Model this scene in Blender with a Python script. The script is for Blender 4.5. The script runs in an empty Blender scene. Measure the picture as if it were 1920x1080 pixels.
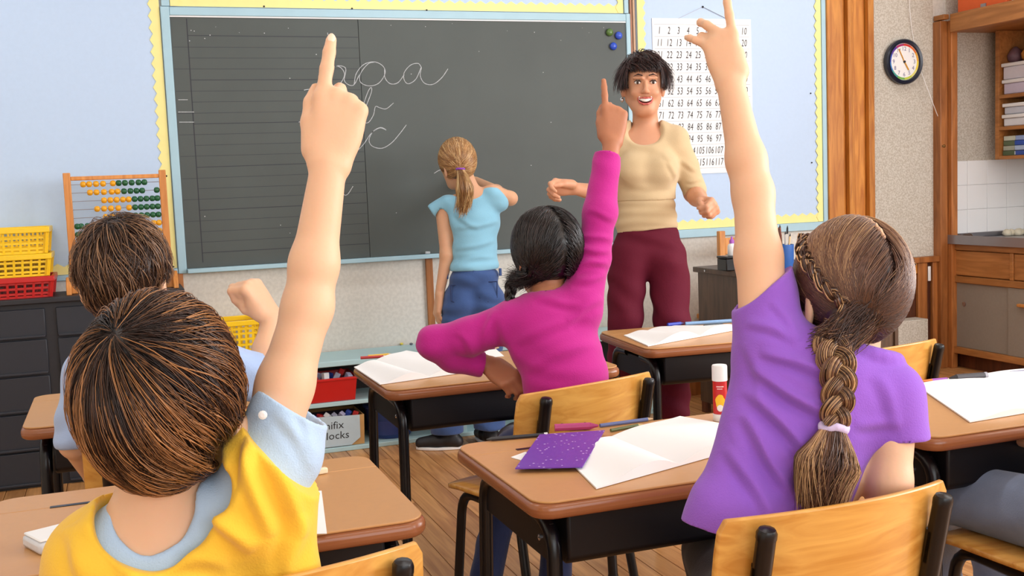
import bpy, bmesh, math, random
import numpy as np
from mathutils import Vector, Matrix, Euler

scene = bpy.context.scene
COL = scene.collection
rnd = random.Random(7)

# ------------------------------------------------------------------ camera
# world: X to the right along the chalkboard wall, Y towards that wall, Z up (metres)
FPX, CAMH = 2040.0, 1.25
YAW, PITCH, ROLL = math.radians(19.73), math.radians(5.49), math.radians(2.31)
_f = Vector((math.sin(YAW) * math.cos(PITCH), math.cos(YAW) * math.cos(PITCH), -math.sin(PITCH)))
_r = Vector((math.cos(YAW), -math.sin(YAW), 0))
_d = _f.cross(_r)
_R = math.cos(ROLL) * _r + math.sin(ROLL) * _d
_D = -math.sin(ROLL) * _r + math.cos(ROLL) * _d
CAMPOS = Vector((0, 0, CAMH))
camd = bpy.data.cameras.new('camera')
cam = bpy.data.objects.new('camera', camd)
COL.objects.link(cam)
m = Matrix((_R, -_D, -_f)).transposed().to_4x4()
m.translation = CAMPOS
cam.matrix_world = m
camd.sensor_width = 36.0
camd.lens = 36.0 * FPX / 1920.0
camd.clip_start = 0.02
scene.camera = cam


def ray(x, y):
    return _R * ((x - 960) / FPX) + _D * ((y - 540) / FPX) + _f


def at(x, y, t):          # a point of the place seen at (x, y), t metres in front of the lens
    return CAMPOS + ray(x, y) * t


def atY(x, y, Y):
    d = ray(x, y)
    return CAMPOS + d * (Y / d.y)


def atX(x, y, X):
    d = ray(x, y)
    return CAMPOS + d * (X / d.x)


def atZ(x, y, Z):
    d = ray(x, y)
    return CAMPOS + d * ((Z - CAMH) / d.z)


# ------------------------------------------------------------------ light
scene.view_settings.view_transform = 'Standard'
scene.view_settings.look = 'None'
scene.view_settings.gamma = 1.0
scene.view_settings.use_curve_mapping = False
scene.view_settings.exposure = 0.0
world = bpy.data.worlds.new('world')
scene.world = world
world.use_nodes = True
_bg = world.node_tree.nodes['Background']
_bg.inputs[0].default_value = (0.85, 0.92, 1.0, 1)
_bg.inputs[1].default_value = 0.6


def area(name, loc, target, sx, sy, power, color=(1, 1, 1), spread=180):
    ld = bpy.data.lights.new(name, 'AREA')
    ld.shape = 'RECTANGLE'
    ld.size, ld.size_y = sx, sy
    ld.energy = power
    ld.color = color
    ld.spread = math.radians(spread)
    o = bpy.data.objects.new(name, ld)
    COL.objects.link(o)
    o.location = loc
    o.rotation_euler = (Vector(target) - Vector(loc)).to_track_quat('-Z', 'Y').to_euler()
    return o


# daylight through the windows of the right-hand wall and of the rear wall
area('window_daylight_right', (5.40, 0.55, 1.95), (0.0, 1.6, 1.2), 4.6, 1.7, 255, (0.98, 0.985, 1.0))
area('window_daylight_rear', (1.6, -2.62, 2.0), (1.8, 3.0, 1.0), 5.6, 1.7, 105, (0.94, 0.97, 1.0))

# ------------------------------------------------------------------ helpers
def new_obj(name, me, parent=None):
    o = bpy.data.objects.new(name, me)
    COL.objects.link(o)
    if parent is not None:
        o.parent = parent
    return o


def tag(o, label=None, cat=None, group=None, kind=None):
    if label:
        o['label'] = label
    if cat:
        o['category'] = cat
    if group:
        o['group'] = group
    if kind:
        o['kind'] = kind
    return o


def thing(name, label, cat, loc=(0, 0, 0), rz=0.0, group=None):
    o = bpy.data.objects.new(name, None)
    o.empty_display_size = 0.05
    COL.objects.link(o)
    o.location = loc
    o.rotation_euler = (0, 0, rz)
    return tag(o, label, cat, group)


def base_loc(o):
    v = Vector((0, 0, 0))
    while o is not None:
        v += Vector(o.location)
        o = o.parent
    return v


def copy_tree(o, parent=None):
    c = o.copy()
    COL.objects.link(c)
    if parent is not None:
        c.parent = parent
    for ch in list(o.children):
        copy_tree(ch, c)
    return c


class MB:
    """collects boxes, bars, tubes ... ; build() links them as one mesh object"""

    def __init__(s):
        s.v, s.f = [], []

    def add(s, vs, fs):
        n = len(s.v)
        s.v += [tuple(v) for v in vs]
        s.f += [tuple(i + n for i in f) for f in fs]
        return s

    def box(s, x0, x1, y0, y1, z0, z1):
        vs = [(x0, y0, z0), (x1, y0, z0), (x1, y1, z0), (x0, y1, z0), (x0, y0, z1), (x1, y0, z1), (x1, y1, z1), (x0, y1, z1)]
        return s.add(vs, [(3, 2, 1, 0), (4, 5, 6, 7), (0, 1, 5, 4), (1, 2, 6, 5), (2, 3, 7, 6), (3, 0, 4, 7)])

    def obox(s, c, size, rot=None):
        c = Vector(c)
        R = rot if rot is not None else Matrix.Identity(3)
        hx, hy, hz = [k / 2 for k in size]
        vs = [c + R @ Vector(p) for p in ((-hx, -hy, -hz), (hx, -hy, -hz), (hx, hy, -hz), (-hx, hy, -hz), (-hx, -hy, hz), (hx, -hy, hz), (hx, hy, hz), (-hx, hy, hz))]
        return s.add(vs, [(3, 2, 1, 0), (4, 5, 6, 7), (0, 1, 5, 4), (1, 2, 6, 5), (2, 3, 7, 6), (3, 0, 4, 7)])

    def tube(s, path, r, n=8, cap=True, flat=None):
        P = [Vector(p) for p in path]
        rr = r if isinstance(r, (list, tuple)) else [r] * len(P)
        vs, fs = [], []
        up = None
        for i, p in enumerate(P):
            d = (P[min(i + 1, len(P) - 1)] - P[max(i - 1, 0)]).normalized()
            if up is None:
                up = Vector((0, 0, 1)) if abs(d.z) < 0.9 else Vector((1, 0, 0))
            a = d.cross(up)
            if a.length < 1e-5:
                a = d.cross(Vector((0, 1, 0)))
            a.normalize()
            b = a.cross(d).normalized()
            up = b
            for k in range(n):
                t = 2 * math.pi * k / n
                w = a * math.cos(t) * rr[i] + b * math.sin(t) * rr[i] * (flat or 1)
                vs.append(p + w)
        for i in range(len(P) - 1):
            for k in range(n):
                k2 = (k + 1) % n
                fs.append((i * n + k, (i + 1) * n + k, (i + 1) * n + k2, i * n + k2))
        if cap:
            fs.append(tuple(range(n)))
            fs.append(tuple(reversed(range((len(P) - 1) * n, len(P) * n))))
        return s.add(vs, fs)

    def lathe(s, prof, c=(0, 0, 0), n=16, R=None):
        """prof: (radius, height) pairs about local z"""
        c = Vector(c)
        R = R or Matrix.Identity(3)
        vs, fs = [], []
        for r, h in prof:
            for k in range(n):
                t = 2 * math.pi * k / n
                vs.append(c + R @ Vector((r * math.cos(t), r * math.sin(t), h)))
        for i in range(len(prof) - 1):
            for k in range(n):
                k2 = (k + 1) % n
                fs.append((i * n + k, i * n + k2, (i + 1) * n + k2, (i + 1) * n + k))
        fs.append(tuple(reversed(range(n))))
        fs.append(tuple(range((len(prof) - 1) * n, len(prof) * n)))
        return s.add(vs, fs)

    def prism(s, poly, h0, h1, R=None, c=(0, 0, 0)):
        """poly: 2-D outline (counter-clockwise), extruded along local z"""
        c = Vector(c)
        R = R or Matrix.Identity(3)
        n = len(poly)
        vs = [c + R @ Vector((p[0], p[1], h0)) for p in poly] + [c + R @ Vector((p[0], p[1], h1)) for p in poly]
        fs = [tuple(reversed(range(n))), tuple(range(n, 2 * n))]
        fs += [(k, (k + 1) % n, n + (k + 1) % n, n + k) for k in range(n)]
        return s.add(vs, fs)

    def grid(s, pts):
        """pts[i][j] sheet"""
        a, b = len(pts), len(pts[0])
        vs = [p for row in pts for p in row]
        fs = [(i * b + j, (i + 1) * b + j, (i + 1) * b + j + 1, i * b + j + 1) for i in range(a - 1) for j in range(b - 1)]
        return s.add(vs, fs)

    def mesh(s, name, off=Vector((0, 0, 0)), smooth=None):
        me = bpy.data.meshes.new(name)
        me.from_pydata([(v[0] - off[0], v[1] - off[1], v[2] - off[2]) for v in s.v], [], s.f)
        me.update()
        if smooth is not None:
            me.polygons.foreach_set('use_smooth', [True] * len(me.polygons))
            me.set_sharp_from_angle(angle=math.radians(smooth))
        return me

    def build(s, name, mat, parent=None, world=True, smooth=None, bevel=0, seg=2, solid=0):
        off = base_loc(parent) if (parent is not None and world) else Vector((0, 0, 0))
        me = s.mesh(name, off, smooth)
        me.materials.append(mat)
        o = new_obj(name, me, parent)
        if solid:
            md = o.modifiers.new('solid', 'SOLIDIFY')
            md.thickness = solid
            md.offset = 0
        if bevel:
            md = o.modifiers.new('bevel', 'BEVEL')
            md.width = bevel
            md.segments = seg
            md.limit_method = 'ANGLE'
            md.angle_limit = math.radians(35)
            if smooth is None:
                me.polygons.foreach_set('use_smooth', [True] * len(me.polygons))
                me.set_sharp_from_angle(angle=math.radians(60))
        return o


def axes(z, x=None):
    """3x3 with local z along z"""
    z = Vector(z).normalized()
    x = Vector(x) if x is not None else (Vector((1, 0, 0)) if abs(z.x) < 0.8 else Vector((0, 1, 0)))
    x = (x - z * x.dot(z)).normalized()
    y = z.cross(x)
    return Matrix((x, y, z)).transposed()


def catmull(pts, n=8):
    P = [Vector(p) for p in pts]
    P = [P[0] * 2 - P[1]] + P + [P[-1] * 2 - P[-2]]
    out = []
    for i in range(1, len(P) - 2):
        for k in range(n):
            t = k / n
            a, b, c, d = P[i - 1], P[i], P[i + 1], P[i + 2]
            out.append(0.5 * (2 * b + (c - a) * t + (2 * a - 5 * b + 4 * c - d) * t * t + (3 * b - a - 3 * c + d) * t ** 3))
    out.append(P[-2])
    return out


def arc_path(pts, r, n=5):
    """polyline with rounded corners"""
    P = [Vector(p) for p in pts]
    out = [P[0]]
    for i in range(1, len(P) - 1):
        a, b, c = P[i - 1], P[i], P[i + 1]
        d1, d2 = (a - b).normalized(), (c - b).normalized()
        rr = min(r, (a - b).length * 0.49, (c - b).length * 0.49)
        p, q = b + d1 * rr, b + d2 * rr
        for k in range(n + 1):
            t = k / n
            out.append(p * (1 - t) ** 2 + b * 2 * t * (1 - t) + q * t * t)
    out.append(P[-1])
    return out


# ------------------------------------------------------------------ materials
def srgb(r, g, b):
    f = lambda c: (c / 12.92 if c <= 0.04045 else ((c + 0.055) / 1.055) ** 2.4)
    return tuple(f(k / 255.0) for k in (r, g, b))


def _mat(name):
    mt = bpy.data.materials.new(name)
    mt.use_nodes = True
    nt = mt.node_tree
    return mt, nt, nt.nodes['Principled BSDF']


def mat(name, col, rough=0.6, var=0.06, scale=30, bump=0.0, bscale=None, metal=0.0, spec=0.5, coat=0.0, sss=0.0, detail=4, sheen=0.0, rand=0.0):
    """plain material with a little procedural mottling (and fine relief)"""
    mt, nt, b = _mat(name)
    tc = nt.nodes.new('ShaderNodeTexCoord')
    nz = nt.nodes.new('ShaderNodeTexNoise')
    nz.inputs['Scale'].default_value = scale
    nz.inputs['Detail'].default_value = detail
    nt.links.new(tc.outputs['Object'], nz.inputs['Vector'])
    mx = nt.nodes.new('ShaderNodeMix')
    mx.data_type = 'RGBA'
    c = col
    mx.inputs['A'].default_value = (*[k * (1 - var) for k in c], 1)
    mx.inputs['B'].default_value = (*[min(1, k * (1 + var)) for k in c], 1)
    nt.links.new(nz.outputs['Fac'], mx.inputs['Factor'])
    last = mx.outputs['Result']
    if rand:
        oi = nt.nodes.new('ShaderNodeObjectInfo')
        hs = nt.nodes.new('ShaderNodeHueSaturation')
        mr = nt.nodes.new('ShaderNodeMapRange')
        mr.inputs['To Min'].default_value = 1 - rand
        mr.inputs['To Max'].default_value = 1 + rand
        nt.links.new(oi.outputs['Random'], mr.inputs['Value'])
        nt.links.new(mr.outputs['Result'], hs.inputs['Value'])
        nt.links.new(last, hs.inputs['Color'])
        last = hs.outputs['Color']
    nt.links.new(last, b.inputs['Base Color'])
    b.inputs['Roughness'].default_value = rough
    b.inputs['Metallic'].default_value = metal
    b.inputs['Specular IOR Level'].default_value = spec
    b.inputs['Coat Weight'].default_value = coat
    b.inputs['Sheen Weight'].default_value = sheen
    if sss:
        b.inputs['Subsurface Weight'].default_value = sss
        b.inputs['Subsurface Radius'].default_value = (0.012, 0.004, 0.002)
        b.inputs['Subsurface Scale'].default_value = 0.6
    if bump:
        n2 = nt.nodes.new('ShaderNodeTexNoise')
        n2.inputs['Scale'].default_value = bscale or scale
        n2.inputs['Detail'].default_value = 3
        nt.links.new(tc.outputs['Object'], n2.inputs['Vector'])
        bp = nt.nodes.new('ShaderNodeBump')
        bp.inputs['Strength'].default_value = bump
        bp.inputs['Distance'].default_value = 0.002
        nt.links.new(n2.outputs['Fac'], bp.inputs['Height'])
        nt.links.new(bp.outputs['Normal'], b.inputs['Normal'])
    return mt


def wood(name, c1, c2, axis='Y', scale=1.0, rough=0.45, stretch=14, coat=0.0, rand=0.12, spec=0.5):
    """grain stretched along an axis of the object"""
    mt, nt, b = _mat(name)
    tc = nt.nodes.new('ShaderNodeTexCoord')
    mp = nt.nodes.new('ShaderNodeMapping')
    sc = [stretch * scale] * 3
    sc['XYZ'.index(axis)] = scale
    mp.inputs['Scale'].default_value = sc
    oi = nt.nodes.new('ShaderNodeObjectInfo')
    vm = nt.nodes.new('ShaderNodeVectorMath')
    vm.operation = 'SCALE'
    vm.inputs[0].default_value = (3.1, 5.7, 2.3)
    nt.links.new(oi.outputs['Random'], vm.inputs['Scale'])
    nt.links.new(vm.outputs['Vector'], mp.inputs['Location'])
    nt.links.new(tc.outputs['Object'], mp.inputs['Vector'])
    nz = nt.nodes.new('ShaderNodeTexNoise')
    nz.inputs['Scale'].default_value = 2.2
    nz.inputs['Detail'].default_value = 6
    nz.inputs['Distortion'].default_value = 1.2
    nt.links.new(mp.outputs['Vector'], nz.inputs['Vector'])
    rp = nt.nodes.new('ShaderNodeValToRGB')
    rp.color_ramp.elements[0].position = 0.32
    rp.color_ramp.elements[1].position = 0.68
    rp.color_ramp.elements[0].color = (*c1, 1)
    rp.color_ramp.elements[1].color = (*c2, 1)
    nt.links.new(nz.outputs['Fac'], rp.inputs['Fac'])
    hs = nt.nodes.new('ShaderNodeHueSaturation')
    mr = nt.nodes.new('ShaderNodeMapRange')
    mr.inputs['To Min'].default_value = 1 - rand
    mr.inputs['To Max'].default_value = 1 + rand
    nt.links.new(oi.outputs['Random'], mr.inputs['Value'])
    nt.links.new(mr.outputs['Result'], hs.inputs['Value'])
    nt.links.new(rp.outputs['Color'], hs.inputs['Color'])
    nt.links.new(hs.outputs['Color'], b.inputs['Base Color'])
    b.inputs['Roughness'].default_value = rough
    b.inputs['Coat Weight'].default_value = coat
    b.inputs['Specular IOR Level'].default_value = spec
    bp = nt.nodes.new('ShaderNodeBump')
    bp.inputs['Strength'].default_value = 0.12
    bp.inputs['Distance'].default_value = 0.001
    nt.links.new(nz.outputs['Fac'], bp.inputs['Height'])
    nt.links.new(bp.outputs['Normal'], b.inputs['Normal'])
    return mt


def speckle(name, c1, c2, scale=160, rough=0.8):
    mt, nt, b = _mat(name)
    tc = nt.nodes.new('ShaderNodeTexCoord')
    nz = nt.nodes.new('ShaderNodeTexNoise')
    nz.inputs['Scale'].default_value = scale
    nz.inputs['Detail'].default_value = 2
    nt.links.new(tc.outputs['Object'], nz.inputs['Vector'])
    rp = nt.nodes.new('ShaderNodeValToRGB')
    rp.color_ramp.elements[0].position = 0.38
    rp.color_ramp.elements[1].position = 0.62
    rp.color_ramp.elements[0].color = (*c1, 1)
    rp.color_ramp.elements[1].color = (*c2, 1)
    nt.links.new(nz.outputs['Fac'], rp.inputs['Fac'])
    nt.links.new(rp.outputs['Color'], b.inputs['Base Color'])
    b.inputs['Roughness'].default_value = rough
    return mt


M = {}
M['floor'] = wood('floor_wood', srgb(168, 112, 64), srgb(212, 156, 98), 'Y', 1.0, 0.34, 16, 0.0, 0.16)
M['floor_base'] = mat('floor_gap', srgb(70, 42, 24), 0.8)
M['wall_low'] = speckle('wainscot_paint', srgb(214, 210, 202), srgb(224, 220, 212), 60)
M['wall_spk'] = speckle('speckled_board', srgb(184, 176, 162), srgb(210, 205, 195), 120)
M['wall_plain'] = mat('plaster', srgb(225, 222, 212), 0.85)
M['bull'] = mat('blue_board', srgb(194, 216, 244), 0.85, 0.03, 60)
M['bluetrim'] = mat('pale_blue_paint', srgb(170, 205, 220), 0.5, 0.06, 12)
M['yborder'] = mat('yellow_paper_border', srgb(247, 236, 158), 0.7, 0.04, 20)
M['slate'] = mat('slate', srgb(75, 82, 80), 0.55, 0.16, 3, detail=6)
M['slate_line'] = mat('ruled_line', srgb(52, 54, 62), 0.7)
M['chalk'] = mat('chalk', srgb(186, 190, 194), 0.9, 0.15, 200)
M['copper'] = mat('copper_pipe', srgb(168, 120, 96), 0.4, metal=0.3)
M['trimwood'] = wood('casing_wood', srgb(176, 104, 34), srgb(216, 144, 60), 'Z', 1.4, 0.38, 9)
M['postwood'] = wood('post_wood', srgb(140, 84, 40), srgb(178, 112, 58), 'Z', 1.4, 0.42, 9)
M['cabwood'] = wood('cabinet_wood', srgb(150, 96, 48), srgb(184, 124, 68), 'Y', 1.2, 0.45, 10)
M['darkwood'] = wood('dark_wood', srgb(70, 34, 18), srgb(104, 54, 28), 'Z', 1.4, 0.5, 8)
M['deskdark'] = wood('walnut', srgb(66, 48, 36), srgb(96, 70, 52), 'Z', 1.6, 0.45, 8)
M['grey_door'] = mat('grey_door', srgb(146, 136, 124), 0.7, 0.08, 80)
M['steel'] = mat('steel', srgb(150, 150, 158), 0.28, 0.1, 8, metal=0.7)
M['tile'] = mat('white_tile', srgb(246, 248, 250), 0.2, 0.02, 6)
M['grout'] = mat('grout', srgb(212, 213, 214), 0.9)
M['desktop'] = mat('desk_laminate', srgb(198, 146, 92), 0.36, 0.05, 70)
M['deskedge'] = mat('desk_edge', srgb(150, 92, 58), 0.25, 0.06, 30)
M['black'] = mat('black_enamel', srgb(13, 11, 15), 0.28, 0.1, 20, spec=.4)
M['blackbox'] = mat('black_steel', srgb(15, 13, 18), 0.45, 0.1, 30, spec=.3)
M['ply'] = wood('plywood', srgb(192, 130, 52), srgb(220, 166, 84), 'X', 1.6, 0.34, 9, 0.15, 0.06)
M['ply_edge'] = mat('plywood_edge', srgb(170, 110, 50), 0.5)
M['paper'] = mat('paper', srgb(246, 246, 246), 0.7, 0.01, 10)
M['paper_line'] = mat('print_ink', srgb(60, 60, 66), 0.8)
M['chart_line'] = mat('chart_rule', srgb(178, 178, 184), 0.8)
M['darkcab'] = mat('dark_drawer', srgb(36, 39, 48), 0.45, 0.08, 10)
M['darkcab2'] = mat('dark_frame', srgb(34, 33, 38), 0.5, 0.08, 10)
M['yplastic'] = mat('yellow_plastic', srgb(250, 205, 20), 0.32, 0.03)
M['rplastic'] = mat('red_plastic', srgb(196, 24, 22), 0.32, 0.04)
M['bplastic'] = mat('blue_plastic', srgb(38, 58, 120), 0.4, 0.05)
M['abwood'] = wood('abacus_wood', srgb(196, 122, 52), srgb(222, 150, 76), 'Z', 2.0, 0.42, 9)
M['wire'] = mat('steel_wire', srgb(150, 150, 160), 0.3, metal=0.6)
M['bead_y'] = mat('yellow_bead', srgb(236, 168, 30), 0.25)
M['bead_g'] = mat('green_bead', srgb(30, 92, 56), 0.25)
M['bench'] = mat('bench_paint', srgb(176, 208, 214), 0.5, 0.06, 8)
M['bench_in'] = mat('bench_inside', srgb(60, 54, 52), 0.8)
M['card'] = mat('cardboard', srgb(196, 150, 92), 0.8)
M['sign'] = mat('pale_blue_card', srgb(186, 204, 214), 0.75, 0.04)
M['ink'] = mat('black_ink', srgb(34, 34, 40), 0.7)
M['white'] = mat('white_plastic', srgb(240, 240, 240), 0.4, 0.01)
M['chrome'] = mat('chrome', srgb(200, 200, 205), 0.2, metal=0.9)
M['orange'] = mat('orange_card', srgb(222, 96, 40), 0.6)
M['foam'] = mat('clear_plastic_box', srgb(206, 204, 216), 0.35, 0.05, 15)
# ================================================================== the room
W = 5.45                       # front wall surface
XL, XR, YB, ZC = -2.2, 5.45, -2.6, 3.0


def struct(name, mb, mt, label=None, parent=None, **k):
    o = mb.build(name, mt, parent, **k)
    if parent is None:
        tag(o, label, None, None, 'structure')
    return o


floor = struct('floor', MB().box(XL - .1, XR + .1, YB - .1, W + .1, -0.08, -0.012), M['floor_base'], 'worn golden brown plank floor of the classroom')
PW = 0.083
nstrip = int((XR - XL) / PW)
lens = [2.1, 2.5, 2.9, 3.4]
_pm = {}
for i in range(nstrip):
    x = XL + i * PW
    y = YB - rnd.uniform(0, 1.2)
    while y < W:
        L = rnd.choice(lens)
        y1 = min(y + L, W)
        y0 = max(y, YB)
        L2 = round(max(y1 - y0, 0.05), 2)
        if L2 not in _pm:
            mb = MB().box(0.0015, PW - 0.0015, 0.0015, L2 - 0.0015, -0.012, 0.0)
            _pm[L2] = mb.mesh('plank')
            _pm[L2].materials.append(M['floor'])
        o = new_obj('plank', _pm[L2], floor)
        o.location = (x, y0, 0)
        y = y1

wf = struct('wall_front', MB().box(XL - .1, XR + .1, W, W + .1, 0, ZC), M['wall_low'], 'off-white front wall behind the chalkboard')
struct('wall_left', MB().box(XL - .1, XL, YB, W, 0, ZC), M['wall_plain'], 'plain left wall')
struct('ceiling', MB().box(XL - .1, XR + .1, YB - .1, W + .1, ZC, ZC + .1), M['wall_plain'], 'plain white ceiling')
# right wall with a row of windows nearer the camera, rear wall with windows
mb = MB()
mb.box(XR, XR + .1, YB, W, 0, 1.05); mb.box(XR, XR + .1, YB, W, 2.85, ZC)
for a, b in ((YB, -1.85), (2.95, W)):
    mb.box(XR, XR + .1, a, b, 1.05, 2.85)
struct('wall_right', mb, M['wall_plain'], 'right wall with a window row')
mb = MB()
mb.box(XL, XR, YB - .1, YB, 0, 1.05); mb.box(XL, XR, YB - .1, YB, 2.9, ZC)
for a, b in ((XL, -1.3), (4.5, XR)):
    mb.box(a, b, YB - .1, YB, 1.05, 2.9)
struct('wall_back', mb, M['wall_plain'], 'rear wall with windows')


def window_frame(name, p0, p1, z0, z1, n, label):
    """frame with n lights between two points of a wall line"""
    p0, p1 = Vector(p0), Vector(p1)
    d = (p1 - p0)
    mb = MB()
    ang = math.atan2(d.y, d.x)
    R = Matrix.Rotation(ang, 3, 'Z')
    for k in range(n + 1):
        c = p0 + d * (k / n)
        mb.obox((c.x, c.y, (z0 + z1) / 2), (0.05, 0.06, z1 - z0), R)
    c = (p0 + p1) / 2
    for z in (z0, (z0 + z1) / 2, z1):
        mb.obox((c.x, c.y, z), (d.length, 0.05, 0.05), R)
    struct(name, mb, M['white'], label)


window_frame('window_1', (XR + .05, -1.85, 0), (XR + .05, 2.95, 0), 1.05, 2.85, 5, 'window row in the right wall')
window_frame('window_2', (-1.3, YB - .05, 0), (4.5, YB - .05, 0), 1.05, 2.9, 6, 'window row in the rear wall')

# unseen fluorescent fixtures added under the ceiling as general fill light
def ceiling_fill(x, y, label):
    t = thing('ceiling_fill', label, 'lamp', (x, y, 2.92), 0, 'added ceiling fill lamps')
    MB().box(x - .62, x + .62, y - .11, y + .11, 2.945, 2.995).build('housing', M['white'], t, bevel=.006)
    em, nt, b = _mat('fill_diffuser')
    b.inputs['Emission Color'].default_value = (1, .97, .92, 1)
    b.inputs["Emission Strength"].default_value = 2
    MB().box(x - .60, x + .60, y - .095, y + .095, 2.930, 2.944).build('diffuser', em, t, bevel=.004)
    a = area('ceiling_fill_light', (x, y, 2.925), (x, y, 0), 1.2, .19, FILL_W, (.96, .98, 1.0))
    a.parent = t
    a.location = (0, 0, .005)
    a.rotation_euler = (0, 0, 0)


FILL_W = 6.5
for _i, _x in enumerate((-.9, 1.4, 3.7)):
    for _j, _y in enumerate((.6, 2.6, 4.5)):
        ceiling_fill(_x, _y, ['left', 'middle', 'right'][_i] + ' added ceiling fill lamp of the ' + ['rear', 'middle', 'front'][_j] + ' row')

# ------------------------------------------------------------------ trims on the front wall
def trim(name, x0, x1, y0, y1, z0, z1, mt, label, bevel=0.002):
    return struct(name, MB().box(x0, x1, y0, y1, z0, z1), M[mt], label, bevel=bevel)


trim('trim_1', 0.252, 0.276, W - .02, W, 0, 0.885, 'postwood', 'narrow brown wood stud under the left end of the chalkboard')
trim('trim_2', 1.481, 1.517, W - .02, W, 0, 0.885, 'postwood', 'narrow brown wood stud under the middle of the chalkboard')
# orange-brown casing: several boards side by side
t3 = struct('trim_3', MB().box(3.952, 4.062, W - .035, W, 0, ZC), M['trimwood'], 'orange-brown wooden casing right of the blue bulletin board', bevel=.004)
for a, b, h in ((4.064, 4.083, .018), (4.085, 4.112, .05), (4.114, 4.140, .03), (4.142, 4.222, .022), (4.224, 4.265, .055)):
    MB().box(a, b, W - h, W, 0, ZC).build('casing_board', M['trimwood'], t3, bevel=.004)
# speckled wall between the casing and the corner post
struct('trim_4', MB().box(4.266, 4.735, W - .006, W, 0.68, ZC), M['wall_spk'], 'speckled beige wall panel carrying the clock')
struct('trim_5', MB().box(4.835, XR, W - .006, W, 1.275, ZC), M['wall_spk'], 'speckled beige wall panel beside the wall shelf')
t6 = struct('trim_6', MB().box(4.735, 4.79, W - .07, W, 0, 2.12), M['postwood'], 'brown wooden corner post beside the sink counter', bevel=.004)
MB().box(4.792, 4.838, W - .10, W, 0, 2.12).build('post_board', M['postwood'], t6, bevel=.004)
trim('baseboard_front', XL, 4.73, W - .012, W, 0, .09, 'postwood', 'brown baseboard of the front wall')
# tiles behind the counter
for i in range(4):
    for j in range(3):
        x0 = 4.84 + i * .157
        z0 = .822 + j * .152
        x1 = min(x0 + .1545, XR)
        MB().box(x0, x1, W - .008, W, z0, z0 + .1495).build('tile', M['tile'], wf, bevel=.002, world=False)
MB().box(4.838, XR, W - .004, W, .82, 1.276).build('grout_bed', M['grout'], wf, world=False)

# low wooden panelling under the clock
pn = thing('wood_panelling', 'low dark wood panelling under the clock wall with a white switch plate', 'panelling', (4.5, W, 0))
MB().box(4.266, 4.735, W - .06, W - .002, .665, .70).build('rail', M['postwood'], pn, bevel=.003)
MB().box(4.266, 4.735, W - .02, W - .002, .0, .664).build('panel', M['darkwood'], pn)
MB().box(4.585, 4.655, W - .045, W - .021, .0, .664).build('stile', M['postwood'], pn, bevel=.003)
MB().box(4.695, 4.734, W - .045, W - .021, .0, .664).build('stile', M['postwood'], pn, bevel=.003)
MB().box(4.266, 4.584, W - .04, W - .021, .60, .664).build('moulding', M['trimwood'], pn, bevel=.003)
MB().box(4.655, 4.675, W - .052, W - .046, .55, .64).build('switch_plate', M['white'], pn, bevel=.002)
bd = MB().box(4.30, 4.56, W - .16, W - .05, 0.0, .335).build('carton', M['wall_spk'], None, bevel=.004)
tag(bd, 'speckled beige carton standing on the floor against the dark wood panelling', 'carton')

# ------------------------------------------------------------------ chalkboard
cb = thing('chalkboard', 'large grey-green chalkboard with ruled lines, cursive letters and pale blue frame', 'chalkboard', (1.48, W, .883))
MB().box(.297, 1.190, W - .016, W, .906, 2.098).build('slate', M['slate'], cb)
MB().box(1.193, 2.664, W - .016, W, .906, 2.098).build('slate', M['slate'], cb)
MB().box(.297, 2.664, W - .010, W - .001, .905, 2.10).build('backing', M['slate_line'], cb)
for a in ((.256, .296, .883, 2.140), (2.665, 2.690, .883, 2.140)):
    MB().box(a[0], a[1], W - .024, W, a[2], a[3]).build('frame_side', M['bluetrim'], cb, bevel=.003)
MB().box(.2965, 2.6645, W - .024, W, 2.099, 2.138).build('frame_top', M['bluetrim'], cb, bevel=.003)
MB().box(.2965, 2.6645, W - .020, W - .0165, 2.092, 2.0985).build('frame_bead', M['white'], cb)
MB().box(.2965, 2.6645, W - .055, W, .883, .9045).build('chalk_tray', M['bluetrim'], cb, bevel=.003)
# ruled lines (dark, thin)
mbl = MB()
YS = W - .0165


def rline(x0, z0, x1, z1, w=.0028, mbx=None):
    d = Vector((x1 - x0, 0, z1 - z0)).normalized()
    n = Vector((-d.z, 0, d.x)) * w / 2
    a, b = Vector((x0, YS, z0)), Vector((x1, YS, z1))
    (mbx or mbl).add([a - n, b - n, b + n, a + n], [(0, 1, 2, 3)])


rline(.372, .93, .372, 2.085, .0045)
_zs = [2.005 - .0515 * k for k in range(21)]
for k, z in enumerate(_zs):
    rline(.302 if k % 2 else .372, z + rnd.uniform(-.002, .002), 1.188, z + rnd.uniform(-.002, .002), .0019 + (.0014 if k % 4 == 0 else 0))
mbl.build('ruled_lines', M['slate_line'], cb)['kind'] = 'stuff'
# cursive chalk writing
mbc = MB()


def chalk(px, w=.0034):
    pts = [atY(x, y, YS - .001) for x, y in px]
    P = catmull(pts, 7)
    for i in range(len(P) - 1):
        d = P[i + 1] - P[i]
        if d.length < 1e-6:
            continue
        n = Vector((-d.z, 0, d.x)).normalized() * (w * rnd.uniform(.8, 1.15) / 2)
        mbc.add([P[i] - n, P[i + 1] - n, P[i + 1] + n, P[i] + n], [(0, 1, 2, 3)])


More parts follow.
